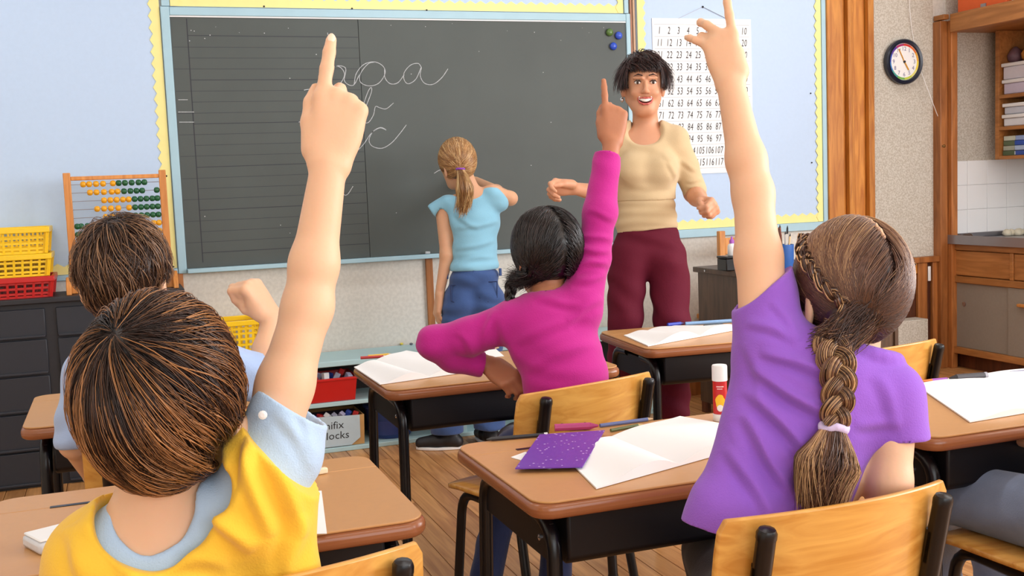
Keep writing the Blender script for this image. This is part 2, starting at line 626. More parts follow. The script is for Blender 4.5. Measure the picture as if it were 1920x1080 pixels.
chalk([(570, 169), (588, 164), (602, 145), (618, 128), (636, 125), (646, 140), (634, 160), (614, 158), (612, 138), (630, 124), (648, 128), (646, 152), (662, 160), (674, 140)])
chalk([(664, 158), (668, 138), (682, 121), (702, 116), (718, 124), (722, 138), (710, 156), (692, 161), (676, 154), (676, 138), (690, 120), (704, 116)])
chalk([(721, 130), (722, 146), (732, 157), (746, 155), (758, 140)])
chalk([(790, 126), (784, 119), (770, 122), (758, 136), (758, 150), (766, 157), (780, 148), (790, 126), (788, 142), (796, 156), (812, 158), (828, 146), (840, 129)])
chalk([(560, 229), (578, 224), (600, 205), (622, 178), (632, 166), (630, 178), (618, 210), (622, 228), (640, 222), (650, 205), (662, 204), (676, 190)])
chalk([(680, 200), (690, 172), (696, 164), (696, 174), (684, 206), (680, 226), (690, 230), (700, 216), (704, 200), (712, 202), (724, 204), (738, 193)])
chalk([(570, 289), (590, 286), (606, 262), (626, 244), (640, 246), (628, 240), (612, 252), (606, 270), (620, 282), (640, 276), (652, 262)])
chalk([(652, 282), (668, 283), (682, 270), (696, 250), (712, 240), (724, 244), (714, 239), (700, 246), (692, 262), (698, 274), (716, 278), (734, 268), (750, 250), (762, 234)])
chalk([(612, 352), (626, 340), (640, 330), (634, 345), (644, 364), (652, 364), (662, 349)])
chalk([(814, 325), (822, 320), (830, 317)])
for _y, _x0, _x1 in ((187, 334, 352), (210, 334, 364), (229, 336, 364)):
    chalk([(_x0, _y), ((_x0 + _x1) / 2, _y), (_x1, _y)], .003)
for _k in range(34):
    x, y = rnd.uniform(330, 1150), 40 + abs(rnd.gauss(0, 40)) if _k % 3 else rnd.uniform(50, 460)
    p = atY(x, y, YS - .0008)
    if .31 < p.x < 2.65 and .92 < p.z < 2.08:
        s = rnd.uniform(.001, .0024)
        mbc.add([p + Vector((-s, 0, -s)), p + Vector((s, 0, -s)), p + Vector((s, 0, s)), p + Vector((-s, 0, s))], [(0, 1, 2, 3)])
mbc.build('chalk_writing', M['chalk'], cb)
ck = MB().tube([atY(798, 474, W - .04), atY(806, 474, W - .04)], .007, 8).build('chalk_stick', M['chalk'], None, smooth=40)
ck.location.z += .0
tag(ck, 'short white chalk stick lying on the chalkboard tray', 'chalk')

for (x, y, c, nm) in ((1142, 61, (86, 118, 58), 'green round magnet at the top right of the chalkboard'),
                      (1159, 67, (60, 90, 205), 'upper of the two blue round magnets on the chalkboard'),
                      (1149, 87, (48, 84, 200), 'lower of the two blue round magnets on the chalkboard')):
    p = atY(x, y, W - .016)
    mg = MB().lathe([(.013, 0), (.020, .004), (.021, .009), (.018, .015), (.011, .020), (.004, .022)], p, 20, axes((0, -1, 0))).build('magnet', mat('magnet_plastic', srgb(*c), .2), None, smooth=50)
    tag(mg, nm, 'magnet', 'round magnets on the chalkboard')


# ------------------------------------------------------------------ bulletin boards with zigzag paper borders
def border(mb, x0, z0, x1, z1, w, side, pitch=.055, depth=.016, y=W - .013):
    """paper strip from (x0,z0) to (x1,z1), straight edge there, zigzag edge at distance w on the given side"""
    a, b = Vector((x0, 0, z0)), Vector((x1, 0, z1))
    d = b - a
    n = Vector((-d.z, 0, d.x)).normalized() * side
    k = max(2, int(d.length / pitch))
    for i in range(k):
        p0, p1 = a + d * (i / k), a + d * ((i + 1) / k)
        pm = (p0 + p1) / 2
        q0, q1 = p0 + n * (w - depth), p1 + n * (w - depth)
        qm = pm + n * w
        vs = []
        for yy in (y, y + .0025):
            vs += [(p.x, yy, p.z) for p in (p0, p1, q1, qm, q0)]
        fs = [(0, 1, 2, 3, 4), (9, 8, 7, 6, 5), (2, 3, 8, 7), (3, 4, 9, 8), (0, 1, 6, 5)]
        mb.add(vs, fs)


def bulletin(label, x0, x1, z0, z1, sides, frames):
    t = thing('bulletin_board', label, 'bulletin board', ((x0 + x1) / 2, W, z0))
    MB().box(x0, x1, W - .010, W, z0, z1).build('board', M['bull'], t)
    for q, s in enumerate(sides):
        mb = MB()
        border(mb, *s, y=W - .013 - .003 * q)
        mb.build('paper_border', M['yborder'], t)
    for f in frames:
        MB().box(f[0], f[1], W - .022, W, f[2], f[3]).build('frame', M['bluetrim'], t, bevel=.002)
    return t


bulletin('pale blue bulletin board with yellow zigzag border left of the chalkboard', XL, .253, .91, ZC - .02,
         [(.252, .912, .252, 2.95, .052, 1), (-2.15, .912, .20, .912, .052, 1)], [(XL, .2535, .885, .909)])
bulletin('pale blue bulletin strip with yellow zigzag border above the chalkboard', .30, 2.655, 2.142, ZC - .02,
         [(.302, 2.143, 2.653, 2.143, .052, 1), (2.653, 2.143, 2.653, 2.95, .045, 1), (.302, 2.95, .302, 2.143, .045, 1)], [(.262, .299, 2.142, ZC - .02), (2.657, 2.682, 2.142, ZC - .02)])
bulletin('pale blue bulletin board behind the number chart, right of the chalkboard', 2.732, 3.922, .952, ZC - .02,
         [(2.735, .953, 3.92, .953, .055, 1), (3.92, .953, 3.92, 2.95, .045, 1), (2.735, 2.95, 2.735, .953, .05, 1)],
         [(2.728, 3.952, .905, .951), (3.9225, 3.9515, .9515, ZC - .02)])
_tk = thing('thumbtack_set', 'row of tiny dark thumbtacks holding the yellow borders', 'thumbtack', (.24, W - .013, .9))
for (x, y) in ((325, 500), (312, 330), (495, 12), (660, 16), (800, 19), (1520, 175), (1522, 305)):
    MB().lathe([(.0045, 0), (.0045, .002), (.002, .004)], atY(x, y, W - .014), 8, axes((0, -1, 0))).build('tack', M['ink'], _tk)

# pipes
pp = thing('wall_pipe', 'pair of thin copper brown pipes right of the chalkboard frame', 'pipe', (2.706, W, .9))
MB().tube([(2.698, W - .012, .9), (2.698, W - .012, ZC)], .007, 10).build('pipe', M['copper'], pp, smooth=40)
MB().tube([(2.716, W - .012, .9), (2.716, W - .012, ZC)], .007, 10).build('pipe', mat('pale_copper', srgb(206, 170, 140), .4), pp, smooth=40)


# ------------------------------------------------------------------ number chart
def text_mesh(mb, txt, size, origin, xdir, ydir, shear=0.0, align='CENTER', width=1.0):
    cu = bpy.data.curves.new('txt', 'FONT')
    cu.body = txt
    cu.size = size
    cu.shear = shear
    cu.align_x = align
    cu.align_y = 'CENTER'
    cu.resolution_u = 2
    ob = bpy.data.objects.new('txt', cu)
    COL.objects.link(ob)
    dg = bpy.context.evaluated_depsgraph_get()
    me = bpy.data.meshes.new_from_object(ob.evaluated_get(dg))
    o, X, Y = Vector(origin), Vector(xdir), Vector(ydir)
    mb.add([o + X * (v.co.x * width) + Y * v.co.y for v in me.vertices], [tuple(p.vertices) for p in me.polygons])
    bpy.data.objects.remove(ob)
    bpy.data.curves.remove(cu)
    bpy.data.meshes.remove(me)


nc = thing('number_chart', 'white wall chart of handwritten numbers one to one hundred twenty', 'chart', (3.14, W - .012, 1.26))
MB().box(2.826, 3.452, W - .0145, W - .012, 1.262, 2.120).build('sheet', M['paper'], nc)
mbr = MB()
_gl = {}
for n in range(1, 121):
    r, c = (n - 1) // 10, (n - 1) % 10
    x = 2.868 + c * .0595
    z = 2.052 - r * .0662
    s = str(n)
    mbt = MB()
    for i, ch in enumerate(s):
        if ch not in _gl:
            g = MB()
            text_mesh(g, ch, .056, (0, 0, 0), (1, 0, 0), (0, 0, 1), .18, width=.62)
            _gl[ch] = g
        g = _gl[ch]
        wch = .019
        ox = x + (i - (len(s) - 1) / 2) * wch
        mbt.add([(v[0] + ox, W - .0155, v[2] + z) for v in g.v], g.f)
    mbt.build('printed_number', M['paper_line'], nc)
for r in range(13):
    z = 2.086 - r * .0662
    mbr.add([(2.838, W - .0150, z), (3.440, W - .0150, z), (3.440, W - .0150, z + .0018), (2.838, W - .0150, z + .0018)], [(0, 1, 2, 3)])
mbr.build('ruling', M['chart_line'], nc)
mbs = MB()
_hk = Vector((3.145, W - .014, 2.185))
for q in ((2.99, 2.12), (3.30, 2.12)):
    mbs.tube([_hk, Vector((q[0], W - .014, q[1]))], .0012, 5)
mbs.build('hanging_string', M['wire'], nc)
MB().lathe([(.006, 0), (.006, .004), (.002, .006)], _hk + Vector((0, .003, 0)), 10, axes((0, -1, 0))).build('pin', M['ink'], nc)

# ------------------------------------------------------------------ clock
cl = thing('wall_clock', 'round wall clock with dark blue rim and colour-ringed white face', 'clock', (4.495, W - .006, 1.88))
cc = Vector((4.497, W - .006, 1.881))
RC = axes((0, -1, 0), (1, 0, 0))
MB().lathe([(.128, 0), (.134, .012), (.134, .035), (.126, .044), (.112, .040), (.108, .026), (.0, .026)], cc, 40, RC).build('rim', mat('dark_blue_rim', srgb(24, 32, 52), .3), cl, smooth=35)
MB().lathe([(.109, .0265), (.109, .0275), (0.0, .0275)], cc, 40, RC).build('face', M['paper'], cl)
seg_cols = [(214, 50, 40), (226, 110, 40), (236, 170, 50), (240, 214, 60), (236, 224, 120), (200, 210, 70), (120, 180, 80), (70, 160, 150), (60, 130, 200), (50, 80, 190), (96, 60, 170), (180, 40, 110)]
for k in range(12):
    mbk = MB()
    a0, a1 = math.radians(90 - 30 * k + 2), math.radians(90 - 30 * (k + 1) + 2)
    poly = []
    for q in range(4):
        a = a0 + (a1 - a0) * q / 3
        poly.append((.107 * math.cos(a), .107 * math.sin(a)))
    for q in range(4):
        a = a1 + (a0 - a1) * q / 3
        poly.append((.094 * math.cos(a), .094 * math.sin(a)))
    mbk.add([cc + RC @ Vector((p[0], -p[1] * -1, .0283)) for p in poly], [tuple(range(8))])
    mbk.build('colour_ring', mat('clock_ring', srgb(*seg_cols[k]), .6), cl)
mbk = MB()
# RC: local x -> +X, local y -> (0,-1,0)x(1,0,0) = (0,0,1)
for k in range(12):
    a = math.radians(90 - 30 * (k + 1))
    text_mesh(mbk, str(k + 1), .034, cc + RC @ Vector((.076 * math.cos(a), .076 * math.sin(a), .0285)), (1, 0, 0), (0, 0, 1))
mbk.build('numerals', mat('clock_numeral', srgb(110, 100, 150), .7), cl)
for nm, ang, L, w in (('minute_hand', 118, .085, .006), ('hour_hand', -58, .058, .008)):
    a = math.radians(ang)
    R2 = axes((0, -1, 0), RC @ Vector((math.cos(a), math.sin(a), 0)))
    MB().obox(cc + RC @ Vector((math.cos(a) * L / 2, math.sin(a) * L / 2, .031)), (L, w, .002), R2).build(nm, mat('clock_hand', srgb(214, 150, 30), .5), cl)
MB().lathe([(.007, .029), (.007, .035), (0, .036)], cc, 12, RC).build('hub', M['ink'], cl)
cd = MB().tube(catmull([atY(1703, 0, W - .02) + Vector((0, 0, .4)), atY(1706, 20, W - .02), atY(1722, 115, W - .02), atY(1748, 190, W - .08), atX(1766, 240, 4.80) * 1.0, atX(1769, 270, 4.785)], 6), .0018, 5).build('pull_cord', M['paper'], None)
tag(cd, 'thin pale cord hanging across the clock wall to the corner post', 'cord')
hk = MB().lathe([(.008, 0), (.010, .012), (.004, .018)], atY(1768, 274, W - .104), 10, axes((0, -1, 0))).build('hook', mat('brass', srgb(120, 84, 40), .35, metal=.6), None, smooth=50)
tag(hk, 'small brass hook on the corner post at the end of the cord', 'hook')

# ------------------------------------------------------------------ sink counter, shelf and soffit at the right
XC = 4.82
cu = thing('base_cabinet', 'brown wooden base cabinet with grey sliding doors below the steel counter', 'cabinet', (5.1, 4.5, 0))
Y0, Y1 = 3.3, 5.42
MB().box(XC + .02, XR - .005, Y0, W - .012, .10, .772).build('carcass', M['cabwood'], cu)
MB().box(XC + .06, XR - .005, Y0, W - .012, .0, .099).build('plinth', M['darkwood'], cu)
MB().box(XC - .012, XC + .018, Y0, Y1 - .0, .095, .135).build('rail', M['cabwood'], cu, bevel=.003)
MB().box(XC - .006, XC + .018, Y0, Y1, .535, .575).build('rail', M['cabwood'], cu, bevel=.003)
MB().box(XC - .006, XC + .018, Y0, Y1, .735, .772).build('rail', M['cabwood'], cu, bevel=.003)
for y in (5.36, ):
    MB().box(XC - .006, XC + .018, y, Y1, .136, .735).build('stile', M['cabwood'], cu, bevel=.003)
ys = [5.355, 4.915, 4.47, 4.03]
for k in range(3):
    MB().box(XC - .004, XC + .018, ys[k + 1] - .025, ys[k + 1], .576, .734).build('stile', M['cabwood'], cu, bevel=.003)
    MB().box(XC + .004, XC + .016, ys[k + 1] + .002, ys[k] - .028 * (k > 0), .580, .730).build('drawer_front', M['cabwood'], cu, bevel=.003)
for k, (a, b, dx) in enumerate(((4.90, 5.355, .008), (4.43, 4.93, .0), (3.95, 4.45, .008))):
    d = MB().box(XC + .002 + dx, XC + .010 + dx, a, b, .137, .533).build('sliding_door', M['grey_door'], cu)
    if k == 0:
        MB().lathe([(.013, 0), (.015, .004), (.010, .005), (.004, .002)], Vector((XC + .002 + dx, 5.285, .405)), 16, axes((-1, 0, 0))).build('finger_pull', M['chrome'], d, smooth=40)
    if k == 1:
        MB().box(XC - .022, XC + .001, 4.76, 4.845, .43, .448).build('handle', M['abwood'], d, bevel=.004)
ct = thing('counter', 'steel-edged sink counter on the brown base cabinet', 'counter', (5.1, 4.5, .773))
MB().box(XC - .03, XR - .002, Y0, W - .010, .773, .800).build('top', M['steel'], ct, bevel=.003)
MB().box(XC - .034, XC - .0305, Y0, W - .012, .772, .828).build('edge_band', M['steel'], ct, bevel=.001)
MB().box(XC - .030, XR - .002, W - .040, W - .010, .8005, .828).build('upstand', M['steel'], ct, bevel=.003)
# lumps of grey cloth and a whitish thing at the back of the counter
lump = MB()
for (x, y, r) in ((4.86, 5.37, .03), (4.91, 5.36, .034), (4.95, 5.38, .026)):
    lump.lathe([(r * .9, 0), (r, .010), (r * .7, .022), (r * .2, .028)], (x, y, .801), 10)
lump.build('cloth', M['deskdark'], None, smooth=60)
tag(bpy.data.objects['cloth'], 'crumpled dark cloth in the back corner of the steel counter', 'cloth')
lump = MB()
for k in range(9):
    a = k * .7
    lump.lathe([(.020, 0), (.028, .012), (.022, .03), (.006, .04)], (5.21 + .02 * k, 5.335 + .025 * math.sin(a * 2), .801), 8)
lump.build('sponge', mat('pale_sponge', srgb(216, 208, 186), .9, .2, 60), None, smooth=60)
tag(bpy.data.objects['sponge'], 'pale lumpy sponge lying at the back of the steel counter', 'sponge')

so = thing('soffit_shelf', 'thick brown overhead shelf above the sink alcove', 'shelf', (5.1, 4.4, 2.05))
MB().box(XC - .045, XC - .015, Y0, W - .104, 2.045, 2.155).build('fascia', M['cabwood'], so, bevel=.004)
MB().box(XC - .0145, XR - .005, Y0, W - .012, 2.06, 2.10).build('board', M['cabwood'], so)
MB().box(4.735, XC - .0455, W - .10, W - .01, 2.125, 2.155).build('end_cap', M['cabwood'], so, bevel=.004)
ob = thing('storage_box', 'orange box lying on the overhead brown shelf', 'box', (5.0, 5.1, 2.101))
MB().box(XC + .0, XC + .30, 4.95, 5.33, 2.101, 2.32).build('body', M['orange'], ob, bevel=.004)
MB().box(XC - .006, XC - .0005, 5.10, 5.14, 2.14, 2.18).build('clasp', M['steel'], ob)
ob = MB().box(XC + .02, XC + .26, 4.55, 4.93, 2.101, 2.30).build('storage_box', mat('pale_box', srgb(196, 214, 222), .6), None, bevel=.004)
tag(ob, 'pale blue box on the overhead shelf beside the orange box', 'box')

ws = thing('wall_shelf', 'brown wooden wall shelf with three bays above the white tiles', 'shelf', (5.3, 4.8, 1.27))
XS = 5.12
MB().box(XS, XR - .003, 5.315, 5.345, 1.275, 2.058).build('side_panel', M['cabwood'], ws, bevel=.002)
MB().box(XS, XR - .003, 4.215, 4.245, 1.275, 2.058).build('side_panel', M['cabwood'], ws, bevel=.002)
for z in (1.275, 1.452, 1.645):
    MB().box(XS, XR - .003, 4.246, 5.314, z, z + .022).build('shelf_board', M['cabwood'], ws, bevel=.002)
MB().box(XR - .02, XR - .003, 4.246, 5.314, 1.298, 2.057).build('back_panel', M['darkwood'], ws)


def plastic_box(y0, y1, z0, z1, label, tone):
    t = thing('storage_tub', label, 'tub', (XS + .13, (y0 + y1) / 2, z0))
    mt = mat('tub_plastic', srgb(*tone), .35, .06, 25)
    zr = z1 - .022
    MB().box(XS + .016, XS + .26, y0 + .008, y1 - .008, z0, zr).build('body', mt, t, bevel=.006)
    MB().box(XS + .006, XS + .27, y0, y1, zr + .0005, z1).build('lid', M['white'], t, bevel=.004)
    return t


_shapes = [(5.07, 5.30, 1.668, 1.755, (206, 196, 216), 'lower lilac plastic tub in the top bay of the wall shelf'),
           (5.065, 5.305, 1.757, 1.855, (222, 218, 228), 'upper white plastic tub in the top bay of the wall shelf'),
           (5.06, 5.30, 1.475, 1.545, (226, 228, 234), 'lower white plastic tub in the middle bay of the wall shelf'),
           (5.07, 5.295, 1.547, 1.612, (200, 204, 216), 'upper grey-white plastic tub in the middle bay of the wall shelf'),
           (4.78, 5.02, 1.668, 1.84, (214, 210, 222), 'tall plastic tub nearest the camera in the top bay'),
           (4.78, 5.02, 1.475, 1.60, (220, 222, 228), 'plastic tub nearest the camera in the middle bay')]
for y0, y1, z0, z1, c, lb in _shapes:
    plastic_box(y0, y1, z0, z1, lb, c)
# small toys in the top tub
for k, (c, dy, lb) in enumerate((((196, 130, 50), .005, 'orange toy shell lying on the upper tub of the wall shelf'), ((120, 90, 100), .115, 'mauve toy lump lying on the upper tub of the wall shelf'), ((200, 190, 160), -.105, 'cream toy lump lying on the upper tub of the wall shelf'))):
    o = MB().lathe([(.02, 0), (.045, .02), (.05, .05), (.03, .08), (.008, .10)], (XS + .10, 5.17 + dy, 1.856), 9).build('toy', mat('toy', srgb(*c), .5, .3, 40), None, smooth=50)
    tag(o, lb, 'toy', 'toys on the wall shelf')
# books lying flat in the bottom bay
for k in range(4):
    for q, (yy0, yy1, cols, side) in enumerate(((5.215, 5.305, [(86, 104, 74), (170, 176, 160), (96, 112, 84), (200, 206, 190)], 'green-spined'), (5.06, 5.21, [(60, 88, 170), (170, 190, 220), (50, 84, 176), (150, 170, 214)], 'blue-spined'))):
        z0 = 1.2975 + k * .030
        dx = rnd.uniform(0, .012)
        b = thing('book', ['lowest', 'second lowest', 'second highest', 'topmost'][k] + ' ' + side + ' book in the flat pile on the bottom of the wall shelf', 'book', (XS + .12, (yy0 + yy1) / 2, z0), 0, side + ' books on the wall shelf')
        MB().box(XS + .02 + dx, XS + .23 + dx, yy0, yy1, z0 + .0005, z0 + .0285).build('cover', mat('book_cover', srgb(*cols[k]), .6), b, bevel=.002)
        MB().box(XS + .0235 + dx, XS + .2265 + dx, yy0 - .0005, yy1 - .004, z0 + .004, z0 + .025).build('pages', M['paper'], b)
# ================================================================== dark drawer cabinet at the left
dc = thing('drawer_cabinet', 'long low black drawer cabinet under the blue bulletin board', 'cabinet', (-.7, 5.3, 0))
CX0, CX1, CY = -1.75, .262, 5.14
MB().box(CX0, CX1, CY + .012, W - .014, .0, .812).build('carcass', M['darkcab2'], dc)
MB().box(CX0 - .01, CX1, CY - .018, W - .014, .8125, .836).build('top', M['darkcab2'], dc, bevel=.004)
_w = .50
x = CX1 - .045
while x > CX0 + .2:
    for z0, z1 in ((.665, .79), (.505, .655), (.34, .495), (.17, .33), (.015, .16)):
        d = MB().box(x - _w, x, CY - .002, CY + .011, z0, z1).build('drawer', M['darkcab'], dc, bevel=.004)
        MB().box(x - _w + .004, x - .004, CY - .012, CY - .0025, z0 - .002, z0 + .010).build('drawer_lip', M['darkcab'], d, bevel=.003)
    x -= _w + .045


# ------------------------------------------------------------------ lattice baskets
def basket(name, label, cat, mt, cx, cy, z0, w, d, h, nx, rows, group=None, taper=.94, rz=0.0, bar=.010):
    """open lattice basket: rim, floor, corner posts and bars"""
    t = thing(name, label, cat, (cx, cy, z0), rz, group)
    mbs = MB()
    W0, D0 = w * taper / 2, d * taper / 2
    W1, D1 = w / 2, d / 2
    th = .004

    def pt(sx, sy, f, z):
        # point on the wall (sx, sy in -1..1 along the rectangle), f = 0 bottom, 1 top
        a = W0 + (W1 - W0) * f
        b = D0 + (D1 - D0) * f
        return Vector((sx * a, sy * b, z))
    MB().box(-W0, W0, -D0, D0, 0, .004).build('bottom', mt, t, world=False)
    # rim
    rim = MB()
    for f0, f1, z in ((1, 1, h),):
        rim.box(-W1 - .012, W1 + .012, -D1 - .012, -D1 + .004, h - .024, h)
        rim.box(-W1 - .012, W1 + .012, D1 - .004, D1 + .012, h - .024, h)
        rim.box(-W1 - .012, -W1 + .004, -D1 + .004, D1 - .004, h - .024, h)
        rim.box(W1 - .004, W1 + .012, -D1 + .004, D1 - .004, h - .024, h)
    rim.build('rim', mt, t, world=False, bevel=.003)
    lat = MB()
    zs = [h * r for r in rows]
    for sy in (-1, 1):
        for k in range(nx + 1):
            s = -1 + 2 * k / nx
            wd = bar * (2.2 if k in (0, nx) else 1)
            p, q = pt(s, sy, 0, 0), pt(s, sy, 1, h - .01)
            c = (p + q) / 2
            lat.obox(c, (wd, th, h - .012), axes(q - p, (1, 0, 0)))
        for z, hh in zip(zs, [bar] * len(zs)):
            f = z / h
            p = pt(0, sy, f, z)
            lat.box(-(W0 + (W1 - W0) * f), W0 + (W1 - W0) * f, p.y - th / 2, p.y + th / 2, z - hh / 2, z + hh / 2)
        lat.box(-W0, W0, sy * D0 - th / 2, sy * D0 + th / 2, 0, h * .10)
    ny = max(3, int(nx * d / w))
    for sx in (-1, 1):
        for k in range(ny + 1):
            s = -1 + 2 * k / ny
            wd = bar * (2.2 if k in (0, ny) else 1)
            p, q = pt(sx, s, 0, 0), pt(sx, s, 1, h - .01)
            lat.obox((p + q) / 2, (th, wd, h - .012), axes(q - p, (1, 0, 0)))
        for z in zs:
            f = z / h
            p = pt(sx, 0, f, z)
            lat.box(p.x - th / 2, p.x + th / 2, -(D0 + (D1 - D0) * f), D0 + (D1 - D0) * f, z - bar / 2, z + bar / 2)
        lat.box(sx * W0 - th / 2, sx * W0 + th / 2, -D0, D0, 0, h * .10)
    lat.build('lattice', mt, t, world=False)
    return t


_rows = [.15, .32, .49, .66, .83]
basket('plastic_basket', 'red lattice plastic basket at the bottom of the stack on the black cabinet', 'basket', M['rplastic'], -.505, 5.29, .8365, .43, .25, .092, 12, [.2, .45, .7], 'baskets on the black cabinet')
basket('plastic_basket', 'shallow yellow lattice basket in the middle of the stack on the black cabinet', 'basket', M['yplastic'], -.505, 5.29, .9295, .42, .25, .098, 12, [.2, .42, .64], 'baskets on the black cabinet')
basket('plastic_basket', 'tall yellow lattice basket on top of the stack on the black cabinet', 'basket', M['yplastic'], -.505, 5.29, 1.0285, .42, .25, .115, 12, [.2, .4, .6], 'baskets on the black cabinet')

# ------------------------------------------------------------------ abacus
ab = thing('abacus', 'wooden abacus with yellow and green beads on the black cabinet', 'abacus', (0.0, 5.24, .8365))
AY = 5.24
for nm, x0, x1 in (('post', -.215, -.184), ('post', .190, .221)):
    MB().box(x0, x1, AY - .011, AY + .011, .8365, 1.375).build(nm, M['abwood'], ab, bevel=.003)
MB().box(-.184, .190, AY - .009, AY + .009, 1.340, 1.358).build('top_bar', M['abwood'], ab, bevel=.003)
for x in (-.198, .204):
    MB().prism([(-.075, 0), (.075, 0), (.060, .045), (.022, .075), (-.022, .075), (-.060, .045)], -.011, .011, Matrix(((0, 0, 1), (1, 0, 0), (0, 1, 0))), (x - .026 if x < 0 else x + .026, AY, .8365)).build('foot', M['abwood'], ab, bevel=.003)
_bead = MB().lathe([(.004, -.0125), (.0105, -.010), (.0135, -.004), (.0135, .004), (.0105, .010), (.004, .0125)], (0, 0, 0), 14, axes((1, 0, 0))).mesh('bead', smooth=50)
_by = _bead.copy(); _by.materials.append(M['bead_y'])
_bg_ = _bead.copy(); _bg_.materials.append(M['bead_g'])
_beads = [([512, 547, 587, 628, 686], [720, 757, 797, 838, 873]), ([553, 591, 634, 680, 714], [752, 790, 826, 860, 948]), ([636, 673, 709, 746, 780], [815, 850, 885, 920, 955]),
          ([597, 637, 677, 720, 783], [818, 853, 887, 921, 956]), ([648, 684, 720, 754, 789], [822, 856, 890, 924, 958]), ([825, 860, 894, 928, 962], [475, 509, 545, 722, 772]),
          ([825, 860, 895, 930, 962], [478, 513, 548, 583, 790]), ([832, 866, 900, 935, 967], [650, 686, 722, 758, 796]), ([836, 870, 904, 938, 970], [690, 722, 756, 790, 815]), ([840, 874, 906, 940, 972], [696, 728, 760, 790, 818])]
for i, (ye, gr) in enumerate(_beads):
    z = 1.322 - i * .0372
    MB().tube([(-.186, AY, z), (.192, AY, z)], .0016, 6).build('rod', M['wire'], ab)
    xl, xr = 442 + 5.5 * i, 962 + 3.0 * i
    for lst, me in ((ye, _by), (gr, _bg_)):
        for xx in lst:
            o = new_obj('bead', me, ab)
            f = min(.965, max(.035, (xx - xl) / (xr - xl)))
            o.location = (-.184 + f * .374 - 0.0, AY - ab.location.y, z - ab.location.z)

# ------------------------------------------------------------------ low pale-blue bench shelf along the wall
bn = thing('bench_shelf', 'low pale blue bench shelf along the wall under the chalkboard', 'shelf', (1.6, 5.3, 0))
BX0, BX1, BY0 = .30, 2.62, 5.125
MB().box(BX0, BX1, BY0 - .012, W - .014, .415, .442).build('top', M['bench'], bn, bevel=.004)
MB().box(BX0, BX1, BY0, W - .014, .222, .242).build('shelf_board', M['bench'], bn, bevel=.003)
MB().box(BX0, BX1, BY0 - .006, W - .014, .0, .022).build('plinth', M['bench'], bn, bevel=.003)
for x in (BX0 + .001, 1.55, BX1 - .021):
    for z0, z1 in ((.0225, .2215), (.2425, .4145)):
        MB().box(x, x + .02, BY0 + .004, W - .03, z0, z1).build('divider', M['bench'], bn)
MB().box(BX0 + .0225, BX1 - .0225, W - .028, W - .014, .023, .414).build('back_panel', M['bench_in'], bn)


def bin_(name, label, cat, mt, x0, x1, y0, y1, z0, h, flare=.012, lip=True):
    t = thing(name, label, cat, ((x0 + x1) / 2, (y0 + y1) / 2, z0))
    mb = MB()
    th = .005
    a = [(x0 + flare, y0 + flare), (x1 - flare, y0 + flare), (x1 - flare, y1 - flare), (x0 + flare, y1 - flare)]
    b = [(x0, y0), (x1, y0), (x1, y1), (x0, y1)]
    vs, fs = [], []
    ins = lambda q, e: [((p[0] - (x0 + x1) / 2) * (1 - e) + (x0 + x1) / 2, (p[1] - (y0 + y1) / 2) * (1 - e * 1.3) + (y0 + y1) / 2) for p in q]
    e = th / (x1 - x0) * 2
    for q, z in ((a, z0), (b, z0 + h), (ins(b, e), z0 + h), (ins(a, e), z0 + th)):
        vs += [(p[0], p[1], z) for p in q]
    fs.append((3, 2, 1, 0))
    for r in range(3):
        for k in range(4):
            k2 = (k + 1) % 4
            fs.append((r * 4 + k, r * 4 + k2, (r + 1) * 4 + k2, (r + 1) * 4 + k))
    fs.append((12, 13, 14, 15))
    mb.add(vs, fs)
    mb.build('body', mt, t, bevel=.002)
    if lip:
        r = MB()
        r.box(x0 - .006, x1 + .006, y0 - .006, y0, z0 + h - .012, z0 + h)
        r.box(x0 - .006, x1 + .006, y1, y1 + .006, z0 + h - .012, z0 + h)
        r.box(x0 - .006, x0, y0, y1, z0 + h - .012, z0 + h)
        r.box(x1, x1 + .006, y0, y1, z0 + h - .012, z0 + h)
        r.build('rim', mt, t, bevel=.002)
    return t


bin_('toy_bin', 'red plastic bin full of small bricks in the bench shelf', 'bin', M['rplastic'], .70, 1.03, BY0 + .006, BY0 + .25, .2425, .115)
_tc = {'white': (232, 232, 236), 'blue': (50, 76, 170), 'grey': (150, 150, 170), 'red': (190, 40, 40), 'lilac': (180, 176, 206)}
_tcl = list(_tc.items())
_pos = ['at the left end', 'left of the middle', 'in the middle', 'right of the middle', 'at the right end']
for k in range(10):
    nm, c = _tcl[k % 5]
    x = .745 + .028 * k
    dp = ('near the front' if k % 2 else 'further back')
    o = MB().obox((x, BY0 + (.05 if k % 2 else .10), .352 + .006 * (k % 3)), (.034, .030, .026), Euler((.5 * k, .3 * k, .9 * k)).to_matrix()).build('toy_brick', mat('toy_brick_' + nm, srgb(*c), .35), None, bevel=.003)
    tag(o, nm + ' toy brick ' + dp + ' of the red bin, ' + _pos[k // 2], 'toy brick', 'toy bricks in the red bin')
MB().box(.74, 1.0, BY0 + .03, BY0 + .22, .30, .335).build('brick_fill', mat('brick_fill', srgb(120, 110, 150), .5, .5, 60), bpy.data.objects['toy_bin'])['kind'] = 'stuff'

